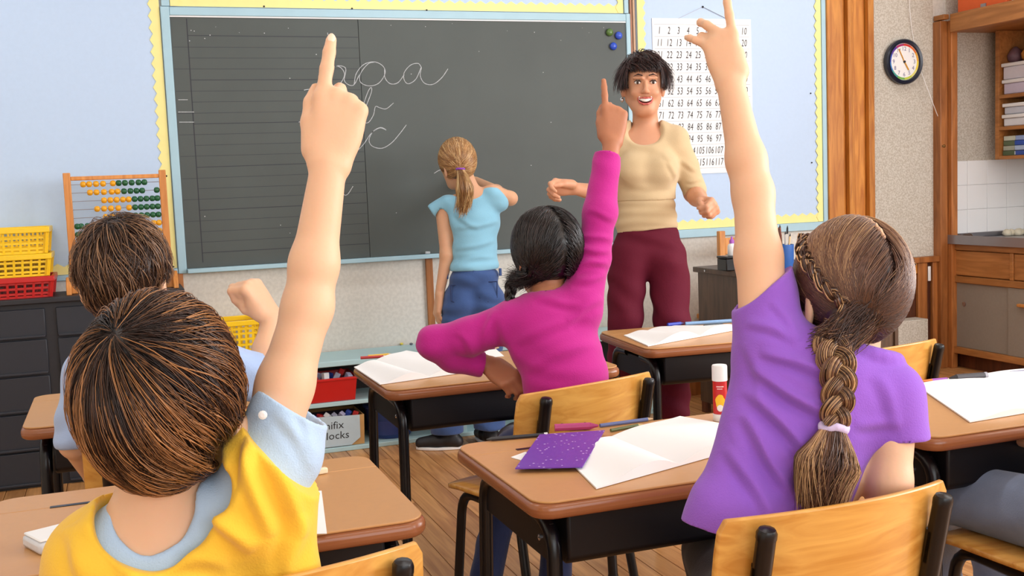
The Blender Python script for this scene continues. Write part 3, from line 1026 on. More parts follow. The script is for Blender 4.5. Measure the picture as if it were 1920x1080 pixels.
ub = bin_('block_box', 'cardboard box of counting blocks with a handwritten sign in the bench shelf', 'box', M['card'], .79, 1.055, BY0 + .008, BY0 + .26, .0225, .145, .004, False)
sg = MB()
_sg0 = (.805, .024)
sg.prism([(.803, .026), (.985, .026), (1.030, .058), (1.032, .168), (.803, .178)], 0, .002, Matrix(((1, 0, 0), (0, 0, 1), (0, 1, 0))), (0, BY0 + .004, 0)).build('sign', M['sign'], ub)
mb = MB()
for tx, z, xx in (('unifix', .128, .845), ('blocks', .078, .848)):
    text_mesh(mb, tx, .052, (xx - .012, BY0 + .0035, z), (1, 0, 0), (0, 0, 1), .05, 'LEFT', 1.05)
mb.build('handwriting', M['ink'], bpy.data.objects['sign'])
for k in range(7):
    nm, c = _tcl[(k * 2 + 1) % 5]
    o = MB().obox((.815 + .034 * k, BY0 + .04 + .01 * (k % 2), .166 + .003 * (k % 3)), (.03, .026, .022), Euler((.3 * k, .2 * k, .5 * k)).to_matrix()).build('counting_block', mat('block_' + nm, srgb(*c), .35), None, bevel=.002)
    tag(o, nm + ' counting block, ' + ['first', 'second', 'third', 'fourth', 'fifth', 'sixth', 'seventh'][k] + ' from the left above the handwritten sign', 'block', 'counting blocks in the cardboard box')
MB().box(.80, 1.045, BY0 + .02, BY0 + .24, .12, .155).build('block_fill', mat('block_fill', srgb(70, 60, 90), .5, .5, 60), ub)['kind'] = 'stuff'
tub = thing('round_tub', 'round dark blue plastic tub in the lower bay of the bench shelf', 'tub', (1.21, BY0 + .14, .0225))
MB().lathe([(.098, 0), (.105, .01), (.122, .145), (.126, .150), (.126, .158), (.118, .158), (.112, .02), (.0, .012)], (1.21, BY0 + .14, .0225), 28).build('body', M['bplastic'], tub, smooth=40)
MB().lathe([(.126, .150), (.131, .152), (.131, .162), (.122, .166), (.0, .166)], (1.21, BY0 + .14, .0225), 28).build('lid', M['bplastic'], tub, smooth=40)
basket('plastic_basket', 'yellow lattice basket standing on the pale blue bench', 'basket', M['yplastic'], .447, 5.28, .4425, .29, .22, .222, 9, [.12, .24, .36, .48, .6, .72, .82])
for k, (x, y, c, lb) in enumerate(((753, 645, (230, 210, 90), 'yellow'), (764, 641, (214, 130, 170), 'pink'), (771, 645, (110, 110, 120), 'grey'))):
    p = atZ(x, y, .447)
    o = MB().lathe([(.006, 0), (.009, .003), (.009, .008), (.004, .011)], (p.x, p.y, .4425), 9).build('counter_chip', mat('chip_' + lb, srgb(*c), .5), None, smooth=50)
    tag(o, 'tiny ' + lb + ' counter lying on the bench top', 'counter', 'tiny counters on the bench')


# ================================================================== school desks
DW, DD, DH = .74, .51, .68


def round_rect(w, d, r, n=6):
    out = []
    for cx, cy, a0 in ((w / 2 - r, d / 2 - r, 0), (-w / 2 + r, d / 2 - r, 90), (-w / 2 + r, -d / 2 + r, 180), (w / 2 - r, -d / 2 + r, 270)):
        for k in range(n + 1):
            a = math.radians(a0 + 90 * k / n)
            out.append((cx + r * math.cos(a), cy + r * math.sin(a)))
    return out


def make_desk():
    t = thing('school_desk', 'x', 'desk', (0, 0, 0), 0, 'lift-lid school desks')
    loc = dict(world=False)
    # lid and fixed rear strip, each with the thick rolled edge below
    split = DD / 2 - .115
    MB().prism(round_rect(DW, DD, .045), DH - .034, DH - .004, None).build('edge', M['deskedge'], t, bevel=.012, seg=4, **loc)
    top = [p for p in round_rect(DW - .012, DD - .012, .042)]
    lid = [(p[0], min(p[1], split - .001)) for p in top]
    back = [(p[0], max(p[1], split + .001)) for p in top]

    def dedupe(q):
        o = []
        for p in q:
            if not o or (abs(p[0] - o[-1][0]) + abs(p[1] - o[-1][1])) > 1e-6:
                o.append(p)
        return o
    lidp = [p for p in top if p[1] < split]
    bkp = [p for p in top if p[1] > split]
    h = (DW - .012) / 2
    lidp = [(-h, split - .001)] + lidp + [(h, split - .001)]
    i0 = [p for p in bkp if p[0] > 0]
    i1 = [p for p in bkp if p[0] <= 0]
    bkp = [(h, split + .001)] + i0 + i1 + [(-h, split + .001)]
    MB().prism(lidp, DH - .0045, DH).build('lid', M['desktop'], t, bevel=.0015, **loc)
    MB().prism(bkp, DH - .0045, DH).build('rear_strip', M['desktop'], t, bevel=.0015, **loc)
    for s in (-1, 1):
        MB().box(s * .225 - .035, s * .225 + .035, split - .006, split + .006, DH - .001, DH + .0012).build('hinge', M['black'], t, **loc)
    # steel book box
    b = MB()
    x0, x1, y0, y1, z0, z1 = -DW / 2 + .075, DW / 2 - .075, -DD / 2 + .035, DD / 2 - .05, DH - .138, DH - .035
    b.prism([(y0 + .02, z0), (y1, z0 + .02), (y1, z1), (y0, z1), (y0, z0 + .015)], x0, x1, Matrix(((0, 0, 1), (1, 0, 0), (0, 1, 0))))
    b.build('book_box', M['blackbox'], t, bevel=.006, **loc)
    for s in (-1, 1):
        x = s * (DW / 2 - .055)
        # one bent tube on each side: two legs and the arch that joins them
        fy, by = -DD / 2 + .055, DD / 2 - .06
        for (ya, yb, nm) in ((fy, fy - .02, 'leg'), (by, by + .02, 'leg')):
            mid = (fy + by) / 2
            P = arc_path([(x, mid + (ya - mid) * .35, DH - .055), (x, ya, DH - .06), (x + s * .012, yb, .012)], .07, 5)
            lg = MB().tube(P, .0155, 10).build(nm, M['black'], t, smooth=50, **loc)
            MB().lathe([(.018, 0), (.0185, .008), (.016, .022)], (x + s * .012, yb, 0), 10).build('foot_cap', M['black'], lg, smooth=50, **loc)
        MB().box(x - .004, x + .004, fy + .01, by - .01, DH - .135, DH - .06).build('side_plate', M['blackbox'], t, **loc)
        MB().lathe([(.006, 0), (.006, .003), (.002, .005)], (x + s * .004, fy + .06, DH - .10), 8, axes((s, 0, 0))).build('screw', M['chrome'], t, **loc)
    return t


desks = {}
_dspec = [('A', .103, 2.035, 0, 'brown lift-lid desk in front of the boy in yellow'),
          ('B', 1.030, 2.020, 0, 'brown lift-lid desk with purple card and glue stick, at the middle of the front row'),
          ('C', 1.945, 2.075, 0, 'brown lift-lid desk cut off by the right edge, in front of seated jeans'),
          ('D', .097, 3.235, 0, 'brown lift-lid desk of the boy in the pale blue shirt, beside the black cabinet'),
          ('E', 1.052, 3.235, 0, 'brown lift-lid desk with open book at the girl in the pink top'),
          ('F', 2.02, 3.455, -5, 'brown lift-lid desk with open book in front of the standing woman')]
dk0 = make_desk()
for i, (k, x, y, r, lb) in enumerate(_dspec):
    o = dk0 if i == 0 else copy_tree(dk0)
    o.location = (x, y, 0)
    o.rotation_euler = (0, 0, math.radians(r))
    o['label'] = lb
    desks[k] = o


# ================================================================== plywood chairs (facing +Y, origin on the floor under the seat centre)
CHW = .45


def make_chair():
    t = thing('school_chair', 'x', 'chair', (0, 0, 0), 0, 'plywood school chairs')
    loc = dict(world=False)
    n = 14
    # curved backrest
    pts_f, zz = [], []
    th = .011
    rows = [.535, .56, .62, .68, .715, .735]
    mb = MB()
    fr, bk = [], []
    for j, z in enumerate(rows):
        a, b = [], []
        for i in range(n + 1):
            s = -1 + 2 * i / n
            half = CHW / 2 * (1 - .06 * max(0, (z - .70) / .035) ** 2 - .07 * max(0, (.56 - z) / .025) ** 2)
            x = s * half
            yv = -.235 + .052 * s * s - .035 * (z - .535) / .2
            zt = z + (.010 * (1 - s * s) if j >= 4 else 0)
            a.append(Vector((x, yv - th / 2, zt)))
            b.append(Vector((x, yv + th / 2, zt)))
        fr.append(a)
        bk.append(b)
    mb.grid(fr)
    mb.add([p for r in bk for p in r], [tuple(reversed(f)) for f in MB().grid(bk).f])
    J, I = len(rows), n + 1
    off = J * I
    ring = [(0, i) for i in range(I)] + [(j, I - 1) for j in range(1, J)] + [(J - 1, i) for i in range(I - 2, -1, -1)] + [(j, 0) for j in range(J - 2, 0, -1)]
    for q in range(len(ring)):
        a, b = ring[q], ring[(q + 1) % len(ring)]
        ia, ib = a[0] * I + a[1], b[0] * I + b[1]
        mb.f.append((ia, ib, ib + off, ia + off))
    o = mb.build('backrest', M['ply'], t, smooth=50, **loc)
    md = o.modifiers.new('bevel', 'BEVEL')
    md.width = .003
    md.segments = 2
    md.limit_method = 'ANGLE'
    md.angle_limit = math.radians(50)
    # seat, slightly dished with rounded corners
    st = MB()
    g = []
    for j in range(9):
        v = -1 + 2 * j / 8
        row = []
        for i in range(9):
            u = -1 + 2 * i / 8
            k = 1 - .10 * (abs(u) ** 4) * (abs(v) ** 4)
            row.append(Vector((u * .20 * k * (1 + .06 * v), v * .19 * k, .435 - .012 * (1 - u * u) * (1 - v * v) - (.012 * max(0, v - .6) / .4))))
        g.append(row)
    st.grid(g)
    o = st.build('seat', M['ply'], t, smooth=60, solid=.012, **loc)
    # steel tube frame: each side one tube, back upright to front leg
    for s in (-1, 1):
        x = s * .170
        P = arc_path([(x, -.264, .715), (x, -.215, .50), (x, -.185, .405), (x, .13, .412), (x + s * .012, .175, .012)], .06, 5)
        MB().tube(P, [.0155] * 5 + [.0135] * (len(P) - 5), 10).build('side_frame', M['black'], t, smooth=50, **loc)
        P = arc_path([(x, -.04, .405), (x, -.13, .405), (x + s * .012, -.205, .012)], .05, 5)
        MB().tube(P, .0125, 10).build('leg', M['black'], t, smooth=50, **loc)
        for yy in (.175, -.205):
            MB().lathe([(.015, 0), (.0155, .008), (.0135, .02)], (x + s * .012, yy, 0), 10).build('foot_cap', M['black'], t, smooth=50, **loc)
        MB().lathe([(.0160, -.004), (.0160, .006), (.013, .012), (.004, .014)], (x, -.264, .715), 10, axes((0, -.2, 1))).build('end_cap', M['black'], t, smooth=50, **loc)
        # padded clip that holds the back to the tube
        MB().tube([(x, -.250, .665), (x, -.238, .610)], .0155, 10).build('sleeve', M['black'], t, smooth=50, **loc)
    MB().tube([(-.17, -.15, .402), (.17, -.15, .402)], .010, 8).build('cross_bar', M['black'], t, smooth=50, **loc)
    MB().tube([(-.17, .10, .402), (.17, .10, .402)], .010, 8).build('cross_bar', M['black'], t, smooth=50, **loc)
    return t


chairs = {}
_cspec = [('A', .13, 1.69, 10, 'plywood chair of the boy in yellow, only its right corner showing'),
          ('B', 1.025, 1.625, 3, 'plywood chair with black tubes in the foreground behind the girl in purple'),
          ('C', 1.86, 1.74, 0, 'plywood chair at the right edge under the seated jeans'),
          ('D', .11, 2.865, 0, 'plywood chair of the boy in the pale blue shirt'),
          ('E', 1.04, 2.735, 16, 'plywood chair with dark tubes behind the girl in the pink top'),
          ('F', 2.03, 2.79, 12, 'empty plywood chair beyond the shoulder of the girl in purple')]
ch0 = make_chair()
for i, (k, x, y, r, lb) in enumerate(_cspec):
    o = ch0 if i == 0 else copy_tree(ch0)
    o.location = (x, y, 0)
    o.rotation_euler = (0, 0, math.radians(r))
    o['label'] = lb
    chairs[k] = o

# ================================================================== teacher's desk, wooden chair and things on it
td = thing('teacher_desk', 'dark walnut desk by the right bulletin board with pen pot on top', 'desk', (3.4, 4.75, 0))
TX0, TX1, TY0, TY1, TZ = 2.83, 3.58, 4.32, 5.06, .775
MB().box(TX0, TX1, TY0, TY1, TZ - .028, TZ).build('top', M['deskdark'], td, bevel=.004)
MB().box(TX0 + .02, TX0 + .04, TY0 + .02, TY1 - .02, .06, TZ - .0285).build('side_panel', M['deskdark'], td)
MB().box(TX1 - .04, TX1 - .02, TY0 + .02, TY1 - .02, .06, TZ - .0285).build('side_panel', M['deskdark'], td)
MB().box(TX0 + .0405, TX1 - .0405, TY0 + .03, TY0 + .05, .10, TZ - .0285).build('front_panel', M['deskdark'], td)
for x in (TX0 + .022, TX1 - .06):
    for y in (TY0 + .03, TY1 - .06):
        MB().box(x, x + .035, y, y + .035, 0, .0595).build('foot', M['darkwood'], td)
MB().lathe([(.006, 0), (.006, .003), (.002, .004)], (TX0 - .0005, 4.93, TZ - .014), 8, axes((-1, 0, 0))).build('screw', M['chrome'], td)
wc = thing('wooden_chair', 'plain light wood chair behind the dark walnut desk', 'chair', (3.28, 5.2, 0))
for x in (3.075, 3.415):
    MB().box(x, x + .036, 5.19, 5.225, 0, .945).build('back_post', M['abwood'], wc, bevel=.004)
    MB().box(x, x + .036, 5.385, 5.42, 0, .44).build('leg', M['abwood'], wc, bevel=.004)
MB().box(3.1115, 3.4145, 5.198, 5.218, .815, .905).build('back_rail', M['abwood'], wc, bevel=.004)
MB().box(3.1115, 3.4145, 5.198, 5.218, .62, .68).build('back_rail', M['abwood'], wc, bevel=.004)
MB().box(3.06, 3.465, 5.226, 5.44, .4405, .47).build('seat', M['abwood'], wc, bevel=.006)

p = atZ(1472, 506, TZ)
pc = thing('pen_pot', 'blue pen pot full of pencils and brushes on the walnut desk', 'pot', (p.x, p.y, TZ))
MB().lathe([(.040, 0), (.042, .004), (.044, .125), (.041, .125), (.039, .006), (.0, .006)], (p.x, p.y, TZ), 24).build('pot', mat('blue_pot', srgb(50, 100, 176), .45, .15, 15), pc, smooth=40)
for k, (dx, dy, h, c, lb) in enumerate(((-.022, 0, .19, (90, 50, 40), 'dark brown brush'), (-.010, .012, .20, (150, 80, 60), 'reddish brown brush'), (.004, -.012, .195, (40, 40, 44), 'black pen'), (.010, .01, .165, (236, 236, 236), 'white marker'),
                                    (.022, 0, .155, (232, 200, 150), 'natural wood pencil'), (.0, .022, .16, (120, 150, 100), 'green pencil'), (-.004, -.02, .17, (240, 236, 226), 'cream pencil'))):
    a = Vector((p.x + dx * .6, p.y + dy * .6, TZ + .008))
    b = a + Vector((dx * .8, dy * .8, h))
    q = thing('pencil', lb + ' standing in the blue pen pot', 'pencil', a, 0, 'pencils in the blue pen pot')
    MB().tube([a, b], .0045, 6).build('shaft', mat('pencil_' + lb.split()[0], srgb(*c), .5), q)
    MB().tube([b, b + (b - a).normalized() * .014], [.0045, .001], 6).build('tip', M['ink'], q)
p = atZ(1368, 507, TZ)
hp = thing('hole_punch_box', 'small black box with lid on the walnut desk', 'box', (p.x, p.y, TZ))
MB().box(p.x - .035, p.x + .075, p.y - .03, p.y + .06, TZ, TZ + .060).build('body', M['black'], hp, bevel=.004)
MB().box(p.x - .037, p.x + .077, p.y - .032, p.y + .062, TZ + .0605, TZ + .072).build('lid', M['black'], hp, bevel=.003)
p2 = p + Vector((.025, .015, 0))
gb = thing('glue_bottle', 'white glue bottle with purple cap on top of the black box', 'bottle', (p2.x, p2.y, TZ + .0725))
MB().lathe([(.020, 0), (.022, .004), (.022, .045), (.018, .055), (.012, .060)], (p2.x, p2.y, TZ + .0725), 16).build('body', M['white'], gb, smooth=40)
MB().lathe([(.012, .0605), (.012, .075), (.006, .082), (.004, .095)], (p2.x, p2.y, TZ + .0725), 14).build('cap', mat('purple_cap', srgb(170, 90, 190), .4), gb, smooth=40)


# ================================================================== things on the pupils' desks
ZT = DH + .0005


def open_book(name, label, cat, corners, spine=.5, lift=.022, lines=False, thick=.004):
    """open exercise book: corners px (left-back, right-back, right-front, left-front) on the desk top"""
    A, B, C_, D_ = [atZ(x, y, ZT) for x, y in corners]
    t = thing(name, label, cat, (A + B + C_ + D_) / 4)
    n = 16
    for nm, u0, u1 in (('left_pages', 0, spine), ('right_pages', spine, 1)):
        g, g2 = [], []
        for i in range(n + 1):
            u = u0 + (u1 - u0) * i / n
            e = A + (B - A) * u
            f = D_ + (C_ - D_) * u
            s = (u - u0) / (u1 - u0)
            if nm == 'left_pages':
                s = 1 - s
            # s: 0 at the spine, 1 at the outer edge; pages arch up beside the spine
            z = lift * math.sin(min(1, s * 1.15) * math.pi) ** 1.0 * (1 - s) ** .6 * 1.3
            g.append([Vector((q.x, q.y, ZT + thick + z * k)) for q, k in ((e, .25), ((e + f) / 2, .45), (f, 1.0))])
            g2.append([Vector((q.x, q.y, ZT + .0008)) for q in (e, (e + f) / 2, f)])
        mb = MB()
        mb.grid(g)
        mb.grid(g2)
        N = (n + 1) * 3
        for i in range(n):
            mb.f.append((i * 3, (i + 1) * 3, N + (i + 1) * 3, N + i * 3))
            mb.f.append((i * 3 + 2, N + i * 3 + 2, N + (i + 1) * 3 + 2, (i + 1) * 3 + 2))
        for i in (0, n):
            mb.f.append((i * 3, i * 3 + 1, N + i * 3 + 1, N + i * 3))
            mb.f.append((i * 3 + 1, i * 3 + 2, N + i * 3 + 2, N + i * 3 + 1))
        mb.build(nm, M['paper'], t, smooth=50)
    return t


def paper_sheet(name, label, cat, corners, z=ZT, th=.0012, mt='paper', curl=0.0):
    P = [atZ(x, y, z) for x, y in corners]
    mb = MB()
    mb.add([(q.x, q.y, z) for q in P] + [(q.x, q.y, z + th) for q in P], [(3, 2, 1, 0), (4, 5, 6, 7), (0, 1, 5, 4), (1, 2, 6, 5), (2, 3, 7, 6), (3, 0, 4, 7)])
    o = mb.build(name, M[mt] if isinstance(mt, str) else mt, None)
    return tag(o, label, cat)


def stick(name, label, cat, a, b, r, body, tip=None, tiplen=.014, group=None, end=None, lift=.0):
    """pencil, crayon or pen lying on a desk between two photograph points"""
    A, B = atZ(*a, ZT + r), atZ(*b, ZT + r)
    A.z = B.z = ZT + r + lift
    t = thing(name, label, cat, (A + B) / 2, 0, group)
    d = (B - A).normalized()
    MB().tube([A, B - d * tiplen], r, 8).build('shaft', mat(name + '_body', srgb(*body), .4), t, smooth=40)
    if tip:
        MB().tube([B - d * tiplen, B], [r * .98, r * .25], 8).build('tip', mat(name + '_tip', srgb(*tip), .5), t, smooth=40)
    if end:
        MB().tube([A - d * .008, A], r * 1.02, 8).build('end_cap', mat(name + '_end', srgb(*end), .4), t, smooth=40)
    return t


# desk B (middle)
paper_sheet('worksheet', 'white sheet of paper under the open book on the middle desk', 'paper', [(958, 858), (985, 848), (1060, 870), (1030, 880)])
open_book('exercise_book', 'open white exercise book on the middle desk beside the purple card', 'book', [(1050, 850), (1275, 783), (1475, 818), (1118, 918)], .40, .022)
_glit, _nt, _b = _mat('purple_glitter')
_v = _nt.nodes.new('ShaderNodeTexVoronoi'); _v.inputs['Scale'].default_value = 70
_rp = _nt.nodes.new('ShaderNodeValToRGB'); _rp.color_ramp.elements[0].position = .12; _rp.color_ramp.elements[1].position = .2
_rp.color_ramp.elements[0].color = (*srgb(206, 190, 236), 1); _rp.color_ramp.elements[1].color = (*srgb(104, 58, 168), 1)
_tc_ = _nt.nodes.new('ShaderNodeTexCoord'); _nt.links.new(_tc_.outputs['Object'], _v.inputs['Vector']); _nt.links.new(_v.outputs['Distance'], _rp.inputs['Fac']); _nt.links.new(_rp.outputs['Color'], _b.inputs['Base Color'])
_b.inputs['Roughness'].default_value = .35
paper_sheet('glitter_card', 'purple card sprinkled with silver stars on the middle desk', 'card', [(966, 880), (1012, 816), (1134, 808), (1092, 877)], ZT + .008, .002, _glit)
cr = stick('wax_crayon', 'thick pink wax crayon on the middle desk', 'crayon', (1040, 802), (1122, 798), .0085, (176, 60, 120), (160, 40, 104), .02)
for px in ((1052, 801), (1095, 799)):
    a = atZ(*px, ZT + .0085); a.z = ZT + .0085
    d = (atZ(1122, 798, ZT) - atZ(1040, 802, ZT)).normalized()
    MB().tube([a, a + d * .005], .0089, 8).build('wrapper_band', M['ink'], cr)
stick('pencil', 'slate blue pencil lying along the back of the middle desk', 'pencil', (1125, 798), (1224, 785), .0045, (96, 110, 160), (200, 170, 130))
stick('pencil', 'black pencil with white end lying at the left back of the middle desk', 'pencil', (1020, 815), (912, 824), .0045, (34, 32, 36), (60, 60, 60), .012, None, (236, 236, 236))
stick('pencil', 'olive green pencil lying behind the open book on the middle desk', 'pencil', (1145, 807), (1205, 796), .004, (90, 100, 50), (200, 180, 120))
p = atZ(1351, 788, ZT)
gs = thing('glue_stick', 'red glue stick with white cap standing on the middle desk', 'glue stick', (p.x, p.y, ZT))
k_ = 1.0
MB().lathe([(.0165, 0), (.0175, .002), (.0175, .016), (.0155, .017)], (p.x, p.y, ZT), 22).build('base', M['white'], gs, smooth=40)
MB().lathe([(.0165, .0172), (.0165, .094)], (p.x, p.y, ZT), 22).build('tube', mat('red_label', srgb(196, 30, 36), .35), gs, smooth=40)
MB().lathe([(.0160, .0942), (.0178, .0945), (.0178, .128), (.0165, .131), (.004, .132)], (p.x, p.y, ZT), 22).build('cap', M['white'], gs, smooth=40)
_cv = (Vector((0, 0, 0)) - Vector((p.x, p.y, 0))).normalized()
_sx = Vector((-_cv.y, _cv.x, 0)) * -1


def decal(rows, col, nm, rr):
    """curved printed patch on the tube: rows of (height, angle from, angle to)"""
    g = []
    for h, a0, a1 in rows:
        g.append([Vector((p.x, p.y, ZT + h)) + (_cv * math.cos(a0 + (a1 - a0) * k / 6) + _sx * math.sin(a0 + (a1 - a0) * k / 6)) * rr for k in range(7)])
    MB().grid(g).build(nm, mat('label_' + nm, srgb(*col), .45), gs)


decal([(.047 + .017 * math.sin(q), -.68 * math.cos(q) - .06 * math.sin(7 * q), .68 * math.cos(q) + .06 * math.sin(5 * q)) for q in [-1.5 + .3 * k for k in range(11)]], (250, 190, 30), 'yellow_emblem', .0169)
decal([(.032 + .008 * math.sin(q), -.45 * math.cos(q), .45 * math.cos(q)) for q in [-1.5 + .5 * k for k in range(7)]], (240, 236, 230), 'white_emblem', .0172)
decal([(.081, -.55, .5), (.0835, -.55, .5)], (240, 200, 200), 'lettering_stroke', .0168)
decal([(.076, -.35, .4), (.0780, -.35, .4)], (240, 200, 200), 'lettering_stroke', .0168)

# desk E (girl in pink)
open_book('exercise_book', 'open white exercise book on the desk of the girl in pink', 'book', [(664, 690), (762, 659), (935, 690), (712, 722)], .40, .020)
stick('pencil', 'red pencil behind the book on the desk of the girl in pink', 'pencil', (676, 671), (727, 668), .005, (186, 60, 60), (220, 190, 150))
stick('pencil', 'yellow pencil beside the red one at the back of the same desk', 'pencil', (690, 668), (736, 664), .0045, (226, 180, 60), (220, 190, 150))
stick('highlighter', 'stubby yellow highlighter near the elbow of the girl in pink', 'marker', (880, 655), (900, 652), .009, (232, 196, 40), (60, 50, 40))
stick('pencil', 'purple pencil near the elbow of the girl in pink', 'pencil', (900, 653), (936, 652), .005, (150, 60, 130), (220, 190, 150))
paper_sheet('note_paper', 'small white note under the forearm of the girl in pink', 'paper', [(888, 660), (930, 655), (945, 668), (900, 672)])

# desk F
open_book('exercise_book', 'open white exercise book on the desk in front of the woman', 'book', [(1170, 630), (1265, 612), (1420, 612), (1215, 650)], .45, .028)
stick('marker_pen', 'blue marker pen on the desk in front of the woman', 'marker', (1252, 609), (1282, 606), .007, (60, 80, 190), (30, 40, 120))
stick('marker_pen', 'pale blue ruler-like marker with dark clip on the same desk', 'marker', (1285, 607), (1378, 601), .007, (130, 170, 214), (60, 80, 120))
stick('pencil', 'dark green pencil beside the pale blue marker', 'pencil', (1320, 611), (1356, 607), .004, (40, 60, 70), (30, 40, 50))

# desk C (right edge)
open_book('exercise_book', 'open white exercise book on the desk at the right edge', 'book', [(1715, 722), (1950, 690), (2060, 752), (1818, 793)], .50, .012)
stick('marker_pen', 'black and silver marker pen on the desk at the right edge', 'marker', (1845, 704), (1780, 709), .009, (60, 58, 64), (30, 28, 32), .02, None, (160, 160, 170))
stick('pencil', 'orange and purple pencil left of the black marker on the right edge desk', 'pencil', (1776, 711), (1715, 716), .005, (150, 80, 170), (220, 120, 50), .05)
stick('pen', 'slim silver pen at the back of the desk at the right edge', 'pen', (1945, 694), (1885, 699), .004, (120, 120, 150), (160, 160, 170))

# desk A (boy in yellow)
paper_sheet('worksheet', 'white sheet of paper on the desk right of the boy in yellow', 'paper', [(470, 930), (603, 921), (613, 1001), (500, 1005)])
p = atZ(604, 888, ZT)
er = MB().obox((p.x, p.y, ZT + .006), (.022, .014, .012), Matrix.Rotation(.2, 3, 'Z')).build('eraser', mat('cream_eraser', srgb(238, 220, 186), .7), None, bevel=.003)
tag(er, 'small cream eraser lying on the desk right of the boy in yellow', 'eraser')
p = atZ(95, 1028, ZT)
pcs = thing('pencil_case', 'flat translucent white pencil case on the desk left of the boy in yellow', 'pencil case', (p.x, p.y, ZT))
R_ = Matrix.Rotation(math.radians(25), 3, 'Z')
MB().obox((p.x + .02, p.y + .02, ZT + .010), (.11, .075, .020), R_).build('body', mat('milky_plastic', srgb(214, 216, 222), .3, .15, 40), pcs, bevel=.006)
MB().obox((p.x + .02, p.y + .02, ZT + .0225), (.104, .069, .004), R_).build('lid', M['white'], pcs, bevel=.002)
p = atZ(125, 1056, ZT)
sh = MB().obox((p.x, p.y, ZT + .006), (.035, .018, .012), Matrix.Rotation(.6, 3, 'Z')).build('pencil_sharpener', M['steel'], None, bevel=.003)
tag(sh, 'small grey metal sharpener beside the white pencil case', 'sharpener')
# desk D
paper_sheet('worksheet', 'white sheet of paper on the desk of the boy in pale blue', 'paper', [(110, 758), (136, 747), (220, 742), (190, 775)])
# ================================================================== organic shapes: blended tapered limbs -> one continuous surface
def V3(*a):
    return np.array(a, dtype=np.float64)


def nv(v):
    return np.array([v[0], v[1], v[2]], dtype=np.float64)


def T(x, y, t):
    return nv(at(x, y, t))


def unit(v):
    v = np.asarray(v, float)
    return v / (np.linalg.norm(v) + 1e-12)


CAMF, CAMR, CAMU = nv(_f), nv(_R), -nv(_D)


